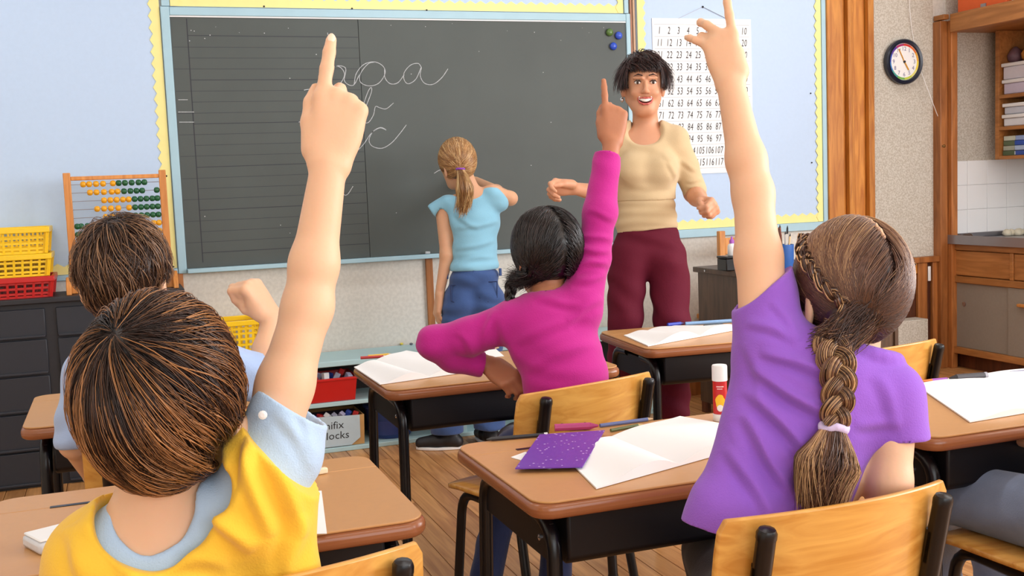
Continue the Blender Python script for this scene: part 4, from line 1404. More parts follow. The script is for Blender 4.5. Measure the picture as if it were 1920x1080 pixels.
class SDF:
    def __init__(s):
        s.p = []

    def cone(s, a, b, ra, rb=None, k=.012, op='u', flat=None):
        s.p.append(('c', nv(a), nv(b), ra, ra if rb is None else rb, k, op, flat))
        return s

    def chain(s, pts, rs, k=.012, op='u', flat=None):
        for i in range(len(pts) - 1):
            s.cone(pts[i], pts[i + 1], rs[i], rs[i + 1], k, op, flat)
        return s

    def ell(s, c, r, R=None, k=.012, op='u'):
        s.p.append(('e', nv(c), np.array(r, float), np.eye(3) if R is None else np.array(R, float), 0, k, op, None))
        return s

    def cut(s, p, n, k=.002, lim=None):
        """remove the side n points to (within lim metres of p when given)"""
        s.p.append(('h', nv(p), unit(n), lim, 0, k, 'h', None))
        return s

    def mesh(s, vox, disp=None, smooth=1):
        lo, hi = [], []
        for q in s.p:
            if q[6] != 'u':
                continue
            if q[0] == 'c':
                r = max(q[3], q[4]) * (1.0 if q[7] is None else max(1.0, q[7][1]))
                lo += [np.minimum(q[1], q[2]) - r]
                hi += [np.maximum(q[1], q[2]) + r]
            else:
                r = q[2].max()
                lo += [q[1] - r]
                hi += [q[1] + r]
        lo = np.min(lo, 0) - 3 * vox
        hi = np.max(hi, 0) + 3 * vox
        n = np.ceil((hi - lo) / vox).astype(int) + 1
        ax = [(lo[i] + vox * np.arange(n[i])).astype(np.float32) for i in range(3)]
        F = np.full(n, .06, np.float32)
        for q in s.p:
            k = q[5]
            pad = k + 3 * vox + .004
            if q[0] == 'c':
                r = max(q[3], q[4]) * (1.0 if q[7] is None else max(1.0, q[7][1]))
                a = np.minimum(q[1], q[2]) - r - pad
                b = np.maximum(q[1], q[2]) + r + pad
            elif q[0] == 'e':
                r = q[2].max()
                a, b = q[1] - r - pad, q[1] + r + pad
            elif q[3] is not None:
                a, b = q[1] - q[3], q[1] + q[3]
            else:
                a, b = lo, hi
            i0 = np.clip(np.floor((a - lo) / vox).astype(int), 0, n)
            i1 = np.clip(np.ceil((b - lo) / vox).astype(int) + 1, 0, n)
            if np.any(i1 <= i0):
                continue
            sl = tuple(slice(i0[i], i1[i]) for i in range(3))
            x = ax[0][sl[0]][:, None, None]
            y = ax[1][sl[1]][None, :, None]
            z = ax[2][sl[2]][None, None, :]
            if q[0] == 'c':
                A, B = q[1], q[2]
                ba = B - A
                L = max(float(ba @ ba), 1e-12)
                px, py, pz = x - A[0], y - A[1], z - A[2]
                t = np.clip((px * ba[0] + py * ba[1] + pz * ba[2]) / L, 0, 1)
                vx, vy, vz = px - t * ba[0], py - t * ba[1], pz - t * ba[2]
                if q[7] is not None:
                    nn, sc = q[7]
                    nn = unit(nn)
                    w = (vx * nn[0] + vy * nn[1] + vz * nn[2]) * (1 / sc - 1)
                    vx, vy, vz = vx + nn[0] * w, vy + nn[1] * w, vz + nn[2] * w
                d = np.sqrt(vx * vx + vy * vy + vz * vz) - (q[3] + (q[4] - q[3]) * t)
                if q[7] is not None and q[7][1] < 1:
                    d = d * max(q[7][1], .6)
            elif q[0] == 'e':
                px, py, pz = x - q[1][0], y - q[1][1], z - q[1][2]
                R = q[3]
                u = [(px * R[0, i] + py * R[1, i] + pz * R[2, i]) / q[2][i] for i in range(3)]
                g = np.sqrt(u[0] ** 2 + u[1] ** 2 + u[2] ** 2)
                h = np.sqrt((u[0] / q[2][0]) ** 2 + (u[1] / q[2][1]) ** 2 + (u[2] / q[2][2]) ** 2)
                d = g * (g - 1) / np.maximum(h, 1e-6)
            else:
                d = (x - q[1][0]) * q[2][0] + (y - q[1][1]) * q[2][1] + (z - q[1][2]) * q[2][2]
            d = d.astype(np.float32)
            f = F[sl]
            if q[6] == 'u':
                h = np.maximum(k - np.abs(f - d), 0) / k
                F[sl] = np.minimum(f, d) - h * h * k * .25
            elif q[6] == 's':
                d = -d
                h = np.maximum(k - np.abs(f - d), 0) / k
                F[sl] = np.maximum(f, d) + h * h * k * .25
            else:
                if q[3] is not None:
                    rr = np.sqrt((x - q[1][0]) ** 2 + (y - q[1][1]) ** 2 + (z - q[1][2]) ** 2)
                    d = np.where(rr < q[3], d, -1.0)
                F[sl] = np.maximum(f, d)
        return surface_net(F, lo, vox, smooth)


def surface_net(F, lo, vox, smooth=1):
    ins = F < 0
    ins[0], ins[-1] = False, False
    ins[:, 0], ins[:, -1] = False, False
    ins[:, :, 0], ins[:, :, -1] = False, False
    c = np.zeros(tuple(k - 1 for k in F.shape), np.uint8)
    for i in (0, 1):
        for j in (0, 1):
            for k in (0, 1):
                c += ins[i:F.shape[0] - 1 + i, j:F.shape[1] - 1 + j, k:F.shape[2] - 1 + k]
    act = (c > 0) & (c < 8)
    idx = np.argwhere(act)
    vid = np.full(act.shape, -1, np.int32)
    vid[act] = np.arange(len(idx))
    acc = np.zeros((len(idx), 3))
    cnt = np.zeros(len(idx))
    cor = [(0, 0, 0), (1, 0, 0), (0, 1, 0), (1, 1, 0), (0, 0, 1), (1, 0, 1), (0, 1, 1), (1, 1, 1)]
    val = [F[idx[:, 0] + a, idx[:, 1] + b, idx[:, 2] + d] for a, b, d in cor]
    sg = [ins[idx[:, 0] + a, idx[:, 1] + b, idx[:, 2] + d] for a, b, d in cor]
    for a, b in ((0, 1), (2, 3), (4, 5), (6, 7), (0, 2), (1, 3), (4, 6), (5, 7), (0, 4), (1, 5), (2, 6), (3, 7)):
        mk = sg[a] != sg[b]
        t = np.clip(val[a] / (val[a] - val[b] + 1e-12), .02, .98)[mk]
        pa, pb = np.array(cor[a], float), np.array(cor[b], float)
        acc[mk] += pa + (pb - pa) * t[:, None]
        cnt[mk] += 1
    V = lo + vox * (idx + acc / np.maximum(cnt, 1)[:, None])
    Q = []
    n = F.shape
    for axis in range(3):
        a = ins[:-1, 1:-1, 1:-1] if axis == 0 else (ins[1:-1, :-1, 1:-1] if axis == 1 else ins[1:-1, 1:-1, :-1])
        b = ins[1:, 1:-1, 1:-1] if axis == 0 else (ins[1:-1, 1:, 1:-1] if axis == 1 else ins[1:-1, 1:-1, 1:])
        e = np.argwhere(a != b)
        flip = a[e[:, 0], e[:, 1], e[:, 2]]
        off = np.array([[0, 1, 1], [1, 0, 1], [1, 1, 0]][axis])
        e = e + off
        o1, o2 = [((0, 1, 0), (0, 0, 1)), ((0, 0, 1), (1, 0, 0)), ((1, 0, 0), (0, 1, 0))][axis]
        o1, o2 = np.array(o1), np.array(o2)
        q = [e - o1 - o2, e - o2, e, e - o1]
        q = np.stack([vid[k[:, 0], k[:, 1], k[:, 2]] for k in q], 1)
        q[~flip] = q[~flip][:, ::-1]
        Q.append(q)
    Q = np.concatenate(Q)
    for _ in range(smooth):
        s = np.zeros_like(V)
        w = np.zeros(len(V))
        for i in range(4):
            np.add.at(s, Q[:, i], V[Q[:, (i + 1) % 4]] + V[Q[:, (i + 3) % 4]])
            np.add.at(w, Q[:, i], 2)
        V = V * .5 + .5 * s / np.maximum(w, 1)[:, None]
    return V, Q


def vnormals(V, Q):
    N = np.cross(V[Q[:, 2]] - V[Q[:, 0]], V[Q[:, 3]] - V[Q[:, 1]])
    out = np.zeros_like(V)
    for i in range(4):
        np.add.at(out, Q[:, i], N)
    return out / (np.linalg.norm(out, axis=1)[:, None] + 1e-12)


def wrinkle(V, amp, dirs, seed=0):
    """soft folds: warped sine waves; dirs = list of (direction, wavelength)"""
    r = np.random.RandomState(seed)
    w = np.zeros(len(V))
    warp = np.zeros(len(V))
    for _ in range(4):
        d = r.normal(size=3)
        warp += np.sin(V @ unit(d) * r.uniform(14, 30) + r.uniform(0, 6.28))
    for d, L in dirs:
        w += np.sin(V @ unit(d) * (2 * np.pi / L) + warp * 1.1 + r.uniform(0, 6.28))
    return amp * w / max(1, len(dirs))


def folds(V, N, lst):
    """cloth folds on the side seen from the lens: ridge with a valley beside it along (x0, y0)-(x1, y1), width w px, height h m"""
    q = V - nv(CAMPOS)
    t = q @ CAMF
    x = 960 + FPX * (q @ CAMR) / t
    y = 540 - FPX * (q @ CAMU) / t
    face = np.clip(-(N @ CAMF) * 1.6, 0, 1)
    out = np.zeros(len(V))
    for x0, y0, x1, y1, w, h in lst:
        dx, dy = x1 - x0, y1 - y0
        L = math.hypot(dx, dy)
        s = ((x - x0) * dx + (y - y0) * dy) / (L * L)
        u = ((x - x0) * -dy + (y - y0) * dx) / L / w
        u = u + .5 * np.sin(s * 5.0 + x0)
        ta = np.clip(4 * s * (1 - s), 0, 1) ** .7
        out += h * ta * (np.exp(-u * u / 2) - .75 * np.exp(-(u - 1.7) ** 2 / 1.6))
    return out * face


def mesh_np(name, V, F, mt, parent, smooth=True, attr=None, sharp=None):
    """F: (n,4) or (n,3) index array; V in world coordinates"""
    off = nv(base_loc(parent)) if parent is not None else np.zeros(3)
    me = bpy.data.meshes.new(name)
    V = np.asarray(V, np.float64) - off
    n, k = F.shape
    me.vertices.add(len(V))
    me.vertices.foreach_set('co', V.astype(np.float32).ravel())
    me.loops.add(n * k)
    me.loops.foreach_set('vertex_index', F.astype(np.int32).ravel())
    me.polygons.add(n)
    me.polygons.foreach_set('loop_start', np.arange(0, n * k, k, dtype=np.int32))
    me.polygons.foreach_set('use_smooth', np.ones(n, bool))
    me.update(calc_edges=True)
    me.validate()
    me.materials.append(mt)
    if attr is not None:
        for nm, arr in attr.items():
            a = me.attributes.new(nm, 'FLOAT', 'POINT')
            a.data.foreach_set('value', np.asarray(arr, np.float32))
    o = new_obj(name, me, parent)
    return o


def solid(name, S, vox, mt, parent, disp=None, smooth=1, attr=None):
    V, Q = S.mesh(vox, smooth=smooth)
    if disp is not None:
        N = vnormals(V, Q)
        V = V + N * disp(V, N)[:, None]
    return mesh_np(name, V, Q, mt, parent, attr=attr(V) if attr else None)


def frame(fwd, up=(0, 0, 1)):
    """columns: right, forward, up"""
    f = unit(fwd)
    r = unit(np.cross(f, np.asarray(up, float)))
    u = np.cross(r, f)
    return np.stack([r, f, u], 1)


def rotv(v, axis, ang):
    """Rodrigues"""
    a = unit(axis)
    c, s = math.cos(ang), math.sin(ang)
    v = np.asarray(v, float)
    return v * c + np.cross(a, v) * s + a * (a @ v) * (1 - c)


# ------------------------------------------------------------------ body pieces
def head(S, c, R, s=1.0, ears=True, nose=True):
    """R columns right, forward, up; c = middle of the head"""
    P = lambda x, y, z: c + R @ (np.array([x, y, z]) * s)
    S.ell(P(0, -.014, .022), np.array([.074, .094, .088]) * s, R, .02)
    S.ell(P(0, .030, -.035), np.array([.058, .062, .082]) * s, R, .03)
    S.ell(P(0, .060, -.098), np.array([.030, .028, .024]) * s, R, .03)
    if nose:
        S.cone(P(0, .092, -.015), P(0, .108, -.044), .007 * s, .011 * s, .012)
    if ears:
        for e in (-1, 1):
            Re = R @ np.array(Matrix.Rotation(e * .35, 3, 'Z'))
            S.ell(P(e * .077, -.008, -.030), np.array([.009, .020, .033]) * s, Re, .006)
            S.ell(P(e * .084, -.002, -.028), np.array([.006, .011, .019]) * s, Re, .004, 's')


FING = {'index': (.027, .096, (.042, .026, .021)), 'middle': (.009, .100, (.046, .030, .023)), 'ring': (-.010, .096, (.043, .028, .022)), 'pinky': (-.027, .087, (.034, .021, .019))}


def hand(S, wrist, d, back, lat, s=1.0, rad=1.0, curl=None, spread=None, thumb=(.2, .9, .5, .3), wr=.024, fill=False, wx=1.0):
    """d: towards the knuckles, back: out of the back of the hand, lat: towards the thumb side.
    curl: bend angles (deg) of the three joints of each finger, spread: sideways angle (deg, + to the thumb side)
    thumb: (out, forward, palmward) mix of the thumb's direction and its bend"""
    d = unit(d)
    back = unit(back - d * (np.asarray(back) @ d))
    lat0 = np.asarray(lat, float)
    l = np.cross(back, d)
    if l @ lat0 < 0:
        l = -l
    tips = {}
    P = lambda x, y, z: wrist + (l * x * wx + d * y + back * z) * s
    # palm: a fan of flattened bones
    for nm, (x, y, ph) in FING.items():
        S.cone(P(x * .55, .004, -.001), P(x, y, 0), .0155 * s * rad, .0122 * s * rad, .010)
    S.ell(P(0, .052, -.004), np.array([.036 * wx, .044, .0135]) * s * np.array([1, 1, rad]), np.stack([l, d, back], 1), .012)
    S.cone(P(.026, .022, -.012), P(.030, .058, -.010), .015 * s, .011 * s, .012)
    for nm, (x, y, ph) in FING.items():
        cu = (curl or {}).get(nm, (15, 20, 10))
        sp = math.radians((spread or {}).get(nm, 0))
        fd = d * math.cos(sp) + l * math.sin(sp)
        axis = np.cross(fd, -back)
        p = P(x, y, 0)
        a = 0
        r0 = (.0098 if nm != 'pinky' else .0084) * s * rad
        for q in range(3):
            a += math.radians(cu[q])
            dr = rotv(fd, axis, a)
            e = p + dr * ph[q] * s
            S.cone(p, e, r0 * (1 - .07 * q), r0 * (1 - .07 * (q + 1)) * (1 if q < 2 else .96), .0042 if q else .008)
            p = e
        tips[nm] = (p, dr, rotv(back, axis, a), r0 * .8)
    if fill:
        S.ell(P(0, .090, -.024), np.array([.036, .022, .020]) * s, np.stack([l, d, back], 1), .008)
    o, f, pw, bend = thumb
    td = unit(l * o + d * f - back * pw)
    b0 = P(.024, .022, -.006)
    b1 = b0 + td * .040 * s
    S.cone(b0, b1, .0150 * s * rad, .0118 * s * rad, .012)
    td2 = unit(td + (d * .6 - l * .6) * bend)
    b2 = b1 + td2 * .030 * s
    td3 = unit(td2 + (d * .3 - l * .8) * bend)
    b3 = b2 + td3 * .022 * s
    S.cone(b1, b2, .0115 * s * rad, .0105 * s * rad, .006)
    S.cone(b2, b3, .0105 * s * rad, .0085 * s * rad, .004)
    return tips


def arm(S, sh, el, wr, r=(.040, .034, .030, .022), k=.012):
    sh, el, wr = nv(sh), nv(el), nv(wr)
    m = el + (wr - el) * .28
    S.cone(sh, el, r[0], r[1], k)
    S.cone(el, m, r[1], r[1] * 1.02, k)
    S.cone(m, wr, r[1] * 1.0, r[3], k)


def shoe(name, ankle, fwd, mt, parent, s=1.0, sole=None):
    fwd = unit([fwd[0], fwd[1], 0])
    S = SDF()
    a = nv(ankle)
    g = np.array([a[0], a[1], 0])
    side = np.array([fwd[1], -fwd[0], 0])
    S.cone(g + fwd * -.045 * s + V3(0, 0, .038 * s), g + fwd * .05 * s + V3(0, 0, .040 * s), .035 * s, .036 * s, .02)
    S.cone(g + fwd * .05 * s + V3(0, 0, .040 * s), g + fwd * .135 * s + V3(0, 0, .032 * s), .038 * s, .030 * s, .02)
    S.cone(g + V3(0, 0, .05 * s) - fwd * .01, g + V3(0, 0, .085 * s) - fwd * .02, .036 * s, .034 * s, .02)
    S.cut(g + V3(0, 0, .012 * s), (0, 0, -1))
    o = solid(name, S, .006, mt, parent)
    out = []
    for k in range(20):
        an = 2 * math.pi * k / 20
        px = math.cos(an)
        w = .042 * s * (1 if px > -.2 else .9)
        q = g + fwd * (.045 + .118 * px) * s + side * math.sin(an) * w
        out.append((q[0], q[1]))
    MB().prism(out, .001, .016 * s).build('sole', sole or M['white'], o, bevel=.003)
    return o


# ------------------------------------------------------------------ hair: many thin tapered strands over a dark under-layer
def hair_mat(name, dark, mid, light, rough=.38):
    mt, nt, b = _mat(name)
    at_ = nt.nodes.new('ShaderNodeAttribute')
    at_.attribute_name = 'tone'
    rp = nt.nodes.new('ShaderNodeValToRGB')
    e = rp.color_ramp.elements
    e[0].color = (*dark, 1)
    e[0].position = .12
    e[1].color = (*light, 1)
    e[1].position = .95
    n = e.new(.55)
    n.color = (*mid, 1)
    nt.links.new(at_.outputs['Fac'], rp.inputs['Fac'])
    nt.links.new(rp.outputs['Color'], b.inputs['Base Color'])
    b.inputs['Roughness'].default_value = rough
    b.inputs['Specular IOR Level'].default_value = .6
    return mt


def strand_geo(P, w, tone, taper=(.7, 1.0, .25), nrm=None):
    """P (N,K,3) strand points, w (N,) half width -> verts, quads, tone per vertex"""
    N, K, _ = P.shape
    tg = np.gradient(P, axis=1)
    tg /= np.linalg.norm(tg, axis=2, keepdims=True) + 1e-9
    if nrm is None:
        ref = np.zeros_like(P)
        ref[..., 0], ref[..., 1], ref[..., 2] = .31, .52, .79
    else:
        ref = nrm
    a = np.cross(tg, ref)
    a /= np.linalg.norm(a, axis=2, keepdims=True) + 1e-9
    b = np.cross(a, tg)
    t = np.linspace(0, 1, K)
    prof = np.interp(t, [0, .35, 1], taper)
    V = np.zeros((N, K, 3, 3))
    for q in range(3):
        an = math.radians(90 + 120 * q)
        V[:, :, q] = P + (a * math.cos(an) + b * math.sin(an) * .7) * (w[:, None, None] * prof[None, :, None])
    base = (np.arange(N) * K * 3)[:, None, None] + (np.arange(K - 1) * 3)[None, :, None]
    q = np.arange(3)[None, None, :]
    q2 = (q + 1) % 3
    Qd = np.stack([base + q, base + q2, base + 3 + q2, base + 3 + q], -1).reshape(-1, 4)
    tn = np.repeat(tone, K * 3)
    return V.reshape(-1, 3), Qd, tn


class Hair:
    def __init__(s, seed):
        s.V, s.Q, s.t, s.n = [], [], [], 0
        s.r = np.random.RandomState(seed)

    def add(s, V, Q, t):
        s.V.append(V)
        s.Q.append(Q + s.n)
        s.t.append(t)
        s.n += len(V)

    def strands(s, P, w, tone, **k):
        s.add(*strand_geo(P, w, tone, **k))

    def base(s, S, vox, tone=.05):
        V, Q = S.mesh(vox)
        s.add(V, Q, np.full(len(V), tone))

    def build(s, name, mt, parent):
        return mesh_np(name, np.concatenate(s.V), np.concatenate(s.Q), mt, parent, attr={'tone': np.concatenate(s.t)})


def lock_tone(r, N, u, v, lo=.0, hi=1.0):
    """tone that varies by locks (smooth over the head) plus per strand"""
    w = .5 + .28 * np.sin(9 * u + 3.1 * np.sin(4 * v)) + .22 * np.sin(17 * u - 5 * v + 1.3)
    return np.clip(lo + (hi - lo) * (w * .65 + .35 * r.uniform(0, 1, N)), 0, 1)


def whorl_hair(H, c, R, rad, whorl, N, K=11, length=(.7, 1.25), swirl=.5, lift=.05, w=(.0009, .0018), zmin=-.72, face=True, lo=0., hi=1., zfront=None, jitter=.05, lock=.06, zside=None, grav=0.0):
    r = H.r
    wv = unit(whorl)
    e1 = unit(np.cross(wv, [0.2, 1, .1]))
    e2 = np.cross(wv, e1)
    ph = r.uniform(0, 2 * np.pi, N)
    # locks: neighbouring strands share a bend
    nl = 90
    li = (ph / (2 * np.pi) * nl).astype(int)
    th0 = np.arccos(1 - 1.75 * r.uniform(0, 1, N)) * .98
    ln = r.uniform(*length, N)
    lay = (th0 * 6).astype(int)
    key = li * 17 + lay
    lk = np.sin(key * 12.9898) * 43758.5453
    lk = lk - np.floor(lk)
    lk2 = np.sin(key * 78.233) * 12543.123
    lk2 = lk2 - np.floor(lk2)
    t = np.linspace(0, 1, K)[None, :]
    th = th0[:, None] + ln[:, None] * t
    phi = ph[:, None] + (swirl + (lk - .5)[:, None] * .9) * t + r.normal(0, jitter, (N, 1)) * t + .04 * np.sin(5 * th + lk[:, None] * 7)
    D = np.sin(th)[..., None] * (np.cos(phi)[..., None] * e1 + np.sin(phi)[..., None] * e2) + np.cos(th)[..., None] * wv
    if grav:
        D[..., 2] -= grav * (t ** 1.4) * (1.05 - np.abs(D[..., 2])) * np.sin(np.minimum(th, 1.57))
        D /= np.linalg.norm(D, axis=2, keepdims=True)
    # stop at the hairline
    zlim = np.where(D[..., 1] > .25, (zfront if zfront is not None else zmin), zmin) + r.normal(0, .05, (N, 1))
    if zside is not None:
        zlim = np.where((np.abs(D[..., 0]) > .62) & (D[..., 1] > -.5), np.maximum(zlim, zside), zlim)
    ok = D[..., 2] > zlim
    if face:
        ok &= ~((D[..., 1] > .62) & (D[..., 2] < .28))
    first = np.where(ok.all(1), K - 1, np.argmin(ok, 1))
    keep = ok[:, 0] & (first >= 2)
    D, first, lk, lk2, ph, th0 = D[keep], first[keep], lk[keep], lk2[keep], ph[keep], th0[keep]
    n = len(D)
    # re-sample each strand up to where it stops
    f = np.linspace(0, 1, K)[None, :] * first[:, None]
    i0 = np.floor(f).astype(int)
    i1 = np.minimum(i0 + 1, K - 1)
    fr = (f - i0)[..., None]
    row = np.arange(n)[:, None]
    D = D[row, i0] * (1 - fr) + D[row, i1] * fr
    D /= np.linalg.norm(D, axis=2, keepdims=True)
    off = 1 + (lift * np.sin(np.pi * np.minimum(1, t * 1.1)) * (.3 + lk[:, None]) + r.uniform(-.01, .03, (n, 1)) + lock * (lk2 - .4)[:, None] * t)
    P = c + (D * np.array(rad) * off[..., None]) @ R.T
    nr = D @ R.T
    tone = np.clip(lo + (hi - lo) * (.80 * lk ** 1.7 + .10 * lk2 + .20 * r.uniform(0, 1, n)), 0, 1)
    H.strands(P, r.uniform(*w, n), tone, nrm=nr)


def slerp(a, b, t):
    om = np.arccos(np.clip((a * b).sum(-1, keepdims=True), -1, 1))[..., None]
    s = np.sin(om) + 1e-9
    t = t[None, :, None]
    return (np.sin((1 - t) * om) * a[:, None] + np.sin(t * om) * b[:, None]) / s


def to_sink(P, nr, sink, r, scatter):
    """lead the strand ends on to where the hair is tied"""
    n = len(P)
    sk = np.broadcast_to(np.asarray(sink, float), (n, 3)) + r.normal(0, scatter, (n, 3))
    a = P[:, -1]
    tan = P[:, -1] - P[:, -2]
    tan /= np.linalg.norm(tan, axis=1, keepdims=True) + 1e-9
    L = np.linalg.norm(sk - a, axis=1, keepdims=True)
    b = a + tan * L * .4
    ex = []
    for t in (.25, .5, .75, 1.0):
        ex.append((1 - t) ** 2 * a + 2 * t * (1 - t) * b + t * t * sk)
    P = np.concatenate([P, np.stack(ex, 1)], 1)
    nr = np.concatenate([nr, np.repeat(nr[:, -1:], 4, 1)], 1)
    return P, nr


def gather_hair(H, c, R, rad, roots, ends, K=10, lift=.03, w=(.0009, .0016), lo=0., hi=1., sag=0.0, lockf=9, sink=None, scatter=.010):
    """strands that run over the head from root directions to end directions (head frame)"""
    r = H.r
    n = len(roots)
    t = np.linspace(0, 1, K)
    D = slerp(roots, ends, t)
    off = 1 + lift * np.sin(np.pi * t)[None, :] * r.uniform(.4, 1.2, (n, 1)) + r.uniform(0, .02, (n, 1)) * (1 - t)[None, :] + .012 * (1 - t)[None, :]
    P = c + (D * np.array(rad) * off[..., None]) @ R.T
    P[..., 2] -= sag * np.sin(np.pi * t)[None, :]
    nr = D @ R.T
    if sink is not None:
        P, nr = to_sink(P, nr, sink, r, scatter)
    tone = lock_tone(r, n, np.arctan2(roots[:, 0], roots[:, 2]) * lockf / 9, roots[:, 1], lo, hi)
    H.strands(P, r.uniform(*w, n), tone, nrm=nr)


def scalp_dirs(r, n, test):
    out = []
    while sum(len(o) for o in out) < n:
        d = r.normal(size=(n * 2, 3))
        d /= np.linalg.norm(d, axis=1, keepdims=True)
        out.append(d[test(d)])
    return np.concatenate(out)[:n]


def path_np(pts, n=40):
    P = catmull([Vector(p) for p in pts], 12)
    A = np.array([[p.x, p.y, p.z] for p in P])
    s = np.r_[0, np.cumsum(np.linalg.norm(np.diff(A, axis=0), axis=1))]
    u = np.linspace(0, s[-1], n)
    return np.stack([np.interp(u, s, A[:, i]) for i in range(3)], 1), s[-1]


def braid(H, pts, rad, side, crossings=5, per=40, lo=.1, hi=1., w=(.0010, .0017), amp=1.0, r1=None):
    """three-strand plait along pts; side = visible lateral direction"""
    r = H.r
    n = 60
    C, L = path_np(pts, n)
    tg = np.gradient(C, axis=0)
    tg /= np.linalg.norm(tg, axis=1, keepdims=True)
    sd = np.asarray(side, float)[None] - tg * (tg @ np.asarray(side, float))[:, None]
    sd /= np.linalg.norm(sd, axis=1, keepdims=True)
    dp = np.cross(tg, sd)
    u = np.linspace(0, 1, n)
    rr = np.interp(u, [0, .15, 1], [rad * .9, rad, (r1 or rad * .7)])
    for k in range(3):
        ph = 2 * np.pi * (k / 3 + u * crossings / 3 * 1.0)
        lobe = C + sd * (np.sin(ph) * rr * .62 * amp)[:, None] + dp * (np.sin(2 * ph) * rr * .42 * amp)[:, None]
        lt = np.gradient(lobe, axis=0)
        lt /= np.linalg.norm(lt, axis=1, keepdims=True)
        la = np.cross(lt, dp)
        la /= np.linalg.norm(la, axis=1, keepdims=True)
        lb = np.cross(lt, la)
        # core
        V, Q, t = strand_geo(lobe[None], np.array([1.0]), np.array([.12]))
        core = MB().tube([Vector(p) for p in lobe], [float(x) * .46 for x in rr], 8)
        Vc = np.array(core.v)
        Qc = np.array([f for f in core.f if len(f) == 4])
        H.add(Vc, Qc, np.full(len(Vc), .15))
        an = r.uniform(0, 2 * np.pi, per)
        rd = r.uniform(.46, .56, per)
        tw = r.normal(0, .5, per)
        A = an[:, None] + tw[:, None] * u[None]
        P = lobe[None] + (la[None] * np.cos(A)[..., None] + lb[None] * np.sin(A)[..., None]) * (rd[:, None] * rr[None])[..., None]
        H.strands(P, r.uniform(*w, per), np.clip(r.uniform(lo, hi, per), 0, 1), taper=(1, 1, 1))


def tail(H, pts, r0, rmid, r1, N, lo=.1, hi=1., w=(.0010, .0018), K=14, fray=.012, ends=.15):
    """loose bundle of hair along pts with radius r0 -> rmid -> r1"""
    r = H.r
    C, L = path_np(pts, K)
    tg = np.gradient(C, axis=0)
    tg /= np.linalg.norm(tg, axis=1, keepdims=True)
    a = np.cross(tg, CAMF[None])
    a /= np.linalg.norm(a, axis=1, keepdims=True) + 1e-9
    b = np.cross(tg, a)
    u = np.linspace(0, 1, K)
    rr = np.interp(u, [0, .45, 1], [r0, rmid, r1])
    an = r.uniform(0, 2 * np.pi, N)
    rd = np.sqrt(r.uniform(0, 1, N))
    A = an[:, None] + r.normal(0, .5, (N, 1)) * u[None]
    P = C[None] + (a[None] * np.cos(A)[..., None] + b[None] * np.sin(A)[..., None] * .8) * (rd[:, None] * rr[None])[..., None]
    P += r.normal(0, fray, (N, 1, 3)) * (u ** 2)[None, :, None]
    cut = 1 - r.uniform(0, ends, N)
    f = u[None] * cut[:, None] * (K - 1)
    i0 = np.minimum(np.floor(f).astype(int), K - 2)
    fr = (f - i0)[..., None]
    row = np.arange(N)[:, None]
    P = P[row, i0] * (1 - fr) + P[row, i0 + 1] * fr
    tone = np.clip(lo + (hi - lo) * (.5 + .3 * np.sin(3 * an) + .4 * (r.uniform(0, 1, N) - .5)), 0, 1)
    H.strands(P, r.uniform(*w, N), tone)


def cloth(name, col, scale=260, bump=.35, rough=.85, var=.05, sheen=.2):
    return mat(name, col, rough, var, 18, bump, scale, sheen=sheen, spec=.25)


M['skin_light'] = mat('skin_light', srgb(230, 184, 150), .5, .05, 22, .10, 160, sss=.25, spec=.35)
M['skin_tan'] = mat('skin_tan', srgb(180, 120, 88), .5, .06, 22, .10, 160, sss=.2, spec=.35)
M['skin_mid'] = mat('skin_mid', srgb(220, 170, 136), .5, .05, 22, .10, 160, sss=.25, spec=.35)
M['nail'] = mat('fingernail', srgb(250, 214, 190), .3, .02)


def nail(parent, tip, mtl=None):
    p, d, up, r = tip
    R = np.stack([np.cross(d, up), d, up], 1)
    c = p + up * r * .72 - d * r * .15
    S = SDF()
    S.ell(c, (r * .72, r * 1.0, r * .32), R, .001)
    return solid('fingernail', S, .0016, M['nail'], parent)


def seated_legs(parent, hipc, fwd, mt, skin_shoe, knee_z=.50, thigh=.40, shin=.42, spreadk=.09, r=(.078, .062, .055), shoes=None, tuck=.0, name='trousers', ankles=None, knees=None, vox=.008, sole=None):
    """trousers with shoes below, hips at hipc"""
    fwd = unit([fwd[0], fwd[1], 0])
    side = np.array([fwd[1], -fwd[0], 0])
    S = SDF()
    hipc = nv(hipc)
    S.ell(hipc, (.13, .105, .095), frame(fwd), .03)
    an = []
    for i, e in enumerate((-1, 1)):
        h = hipc + side * e * .075
        kn = hipc + fwd * thigh + side * e * spreadk
        kn[2] = knee_z
        if knees is not None:
            kn = nv(knees[i])
        a = kn - fwd * tuck
        a = np.array([a[0], a[1], knee_z - shin])
        if ankles is not None:
            a = nv(ankles[i])
        S.cone(h, kn, r[0], r[1], .03)
        S.cone(kn, a, r[1] * .98, r[2], .02)
        an.append(a)
    o = solid(name, S, vox, mt, parent, disp=lambda V, N: wrinkle(V, .003, [((0, .3, 1), .09), ((1, .4, .2), .12)], 3))
    for a in an:
        shoe('shoe', a, fwd, skin_shoe, parent, 1.05, sole)
    return o
# ================================================================== people
YF = V3(0, 1, 0)


def scalp(hc, R, s, x=.017, y=.016, z=.016):
    """hair envelope that clears the skull: centre, radii"""
    return hc + R @ (V3(0, -.014, .016) * s), np.array([.074 * s + x, .094 * s + y, .094 * s + z])


def person(label, loc):
    return thing('person', label, 'person', loc)


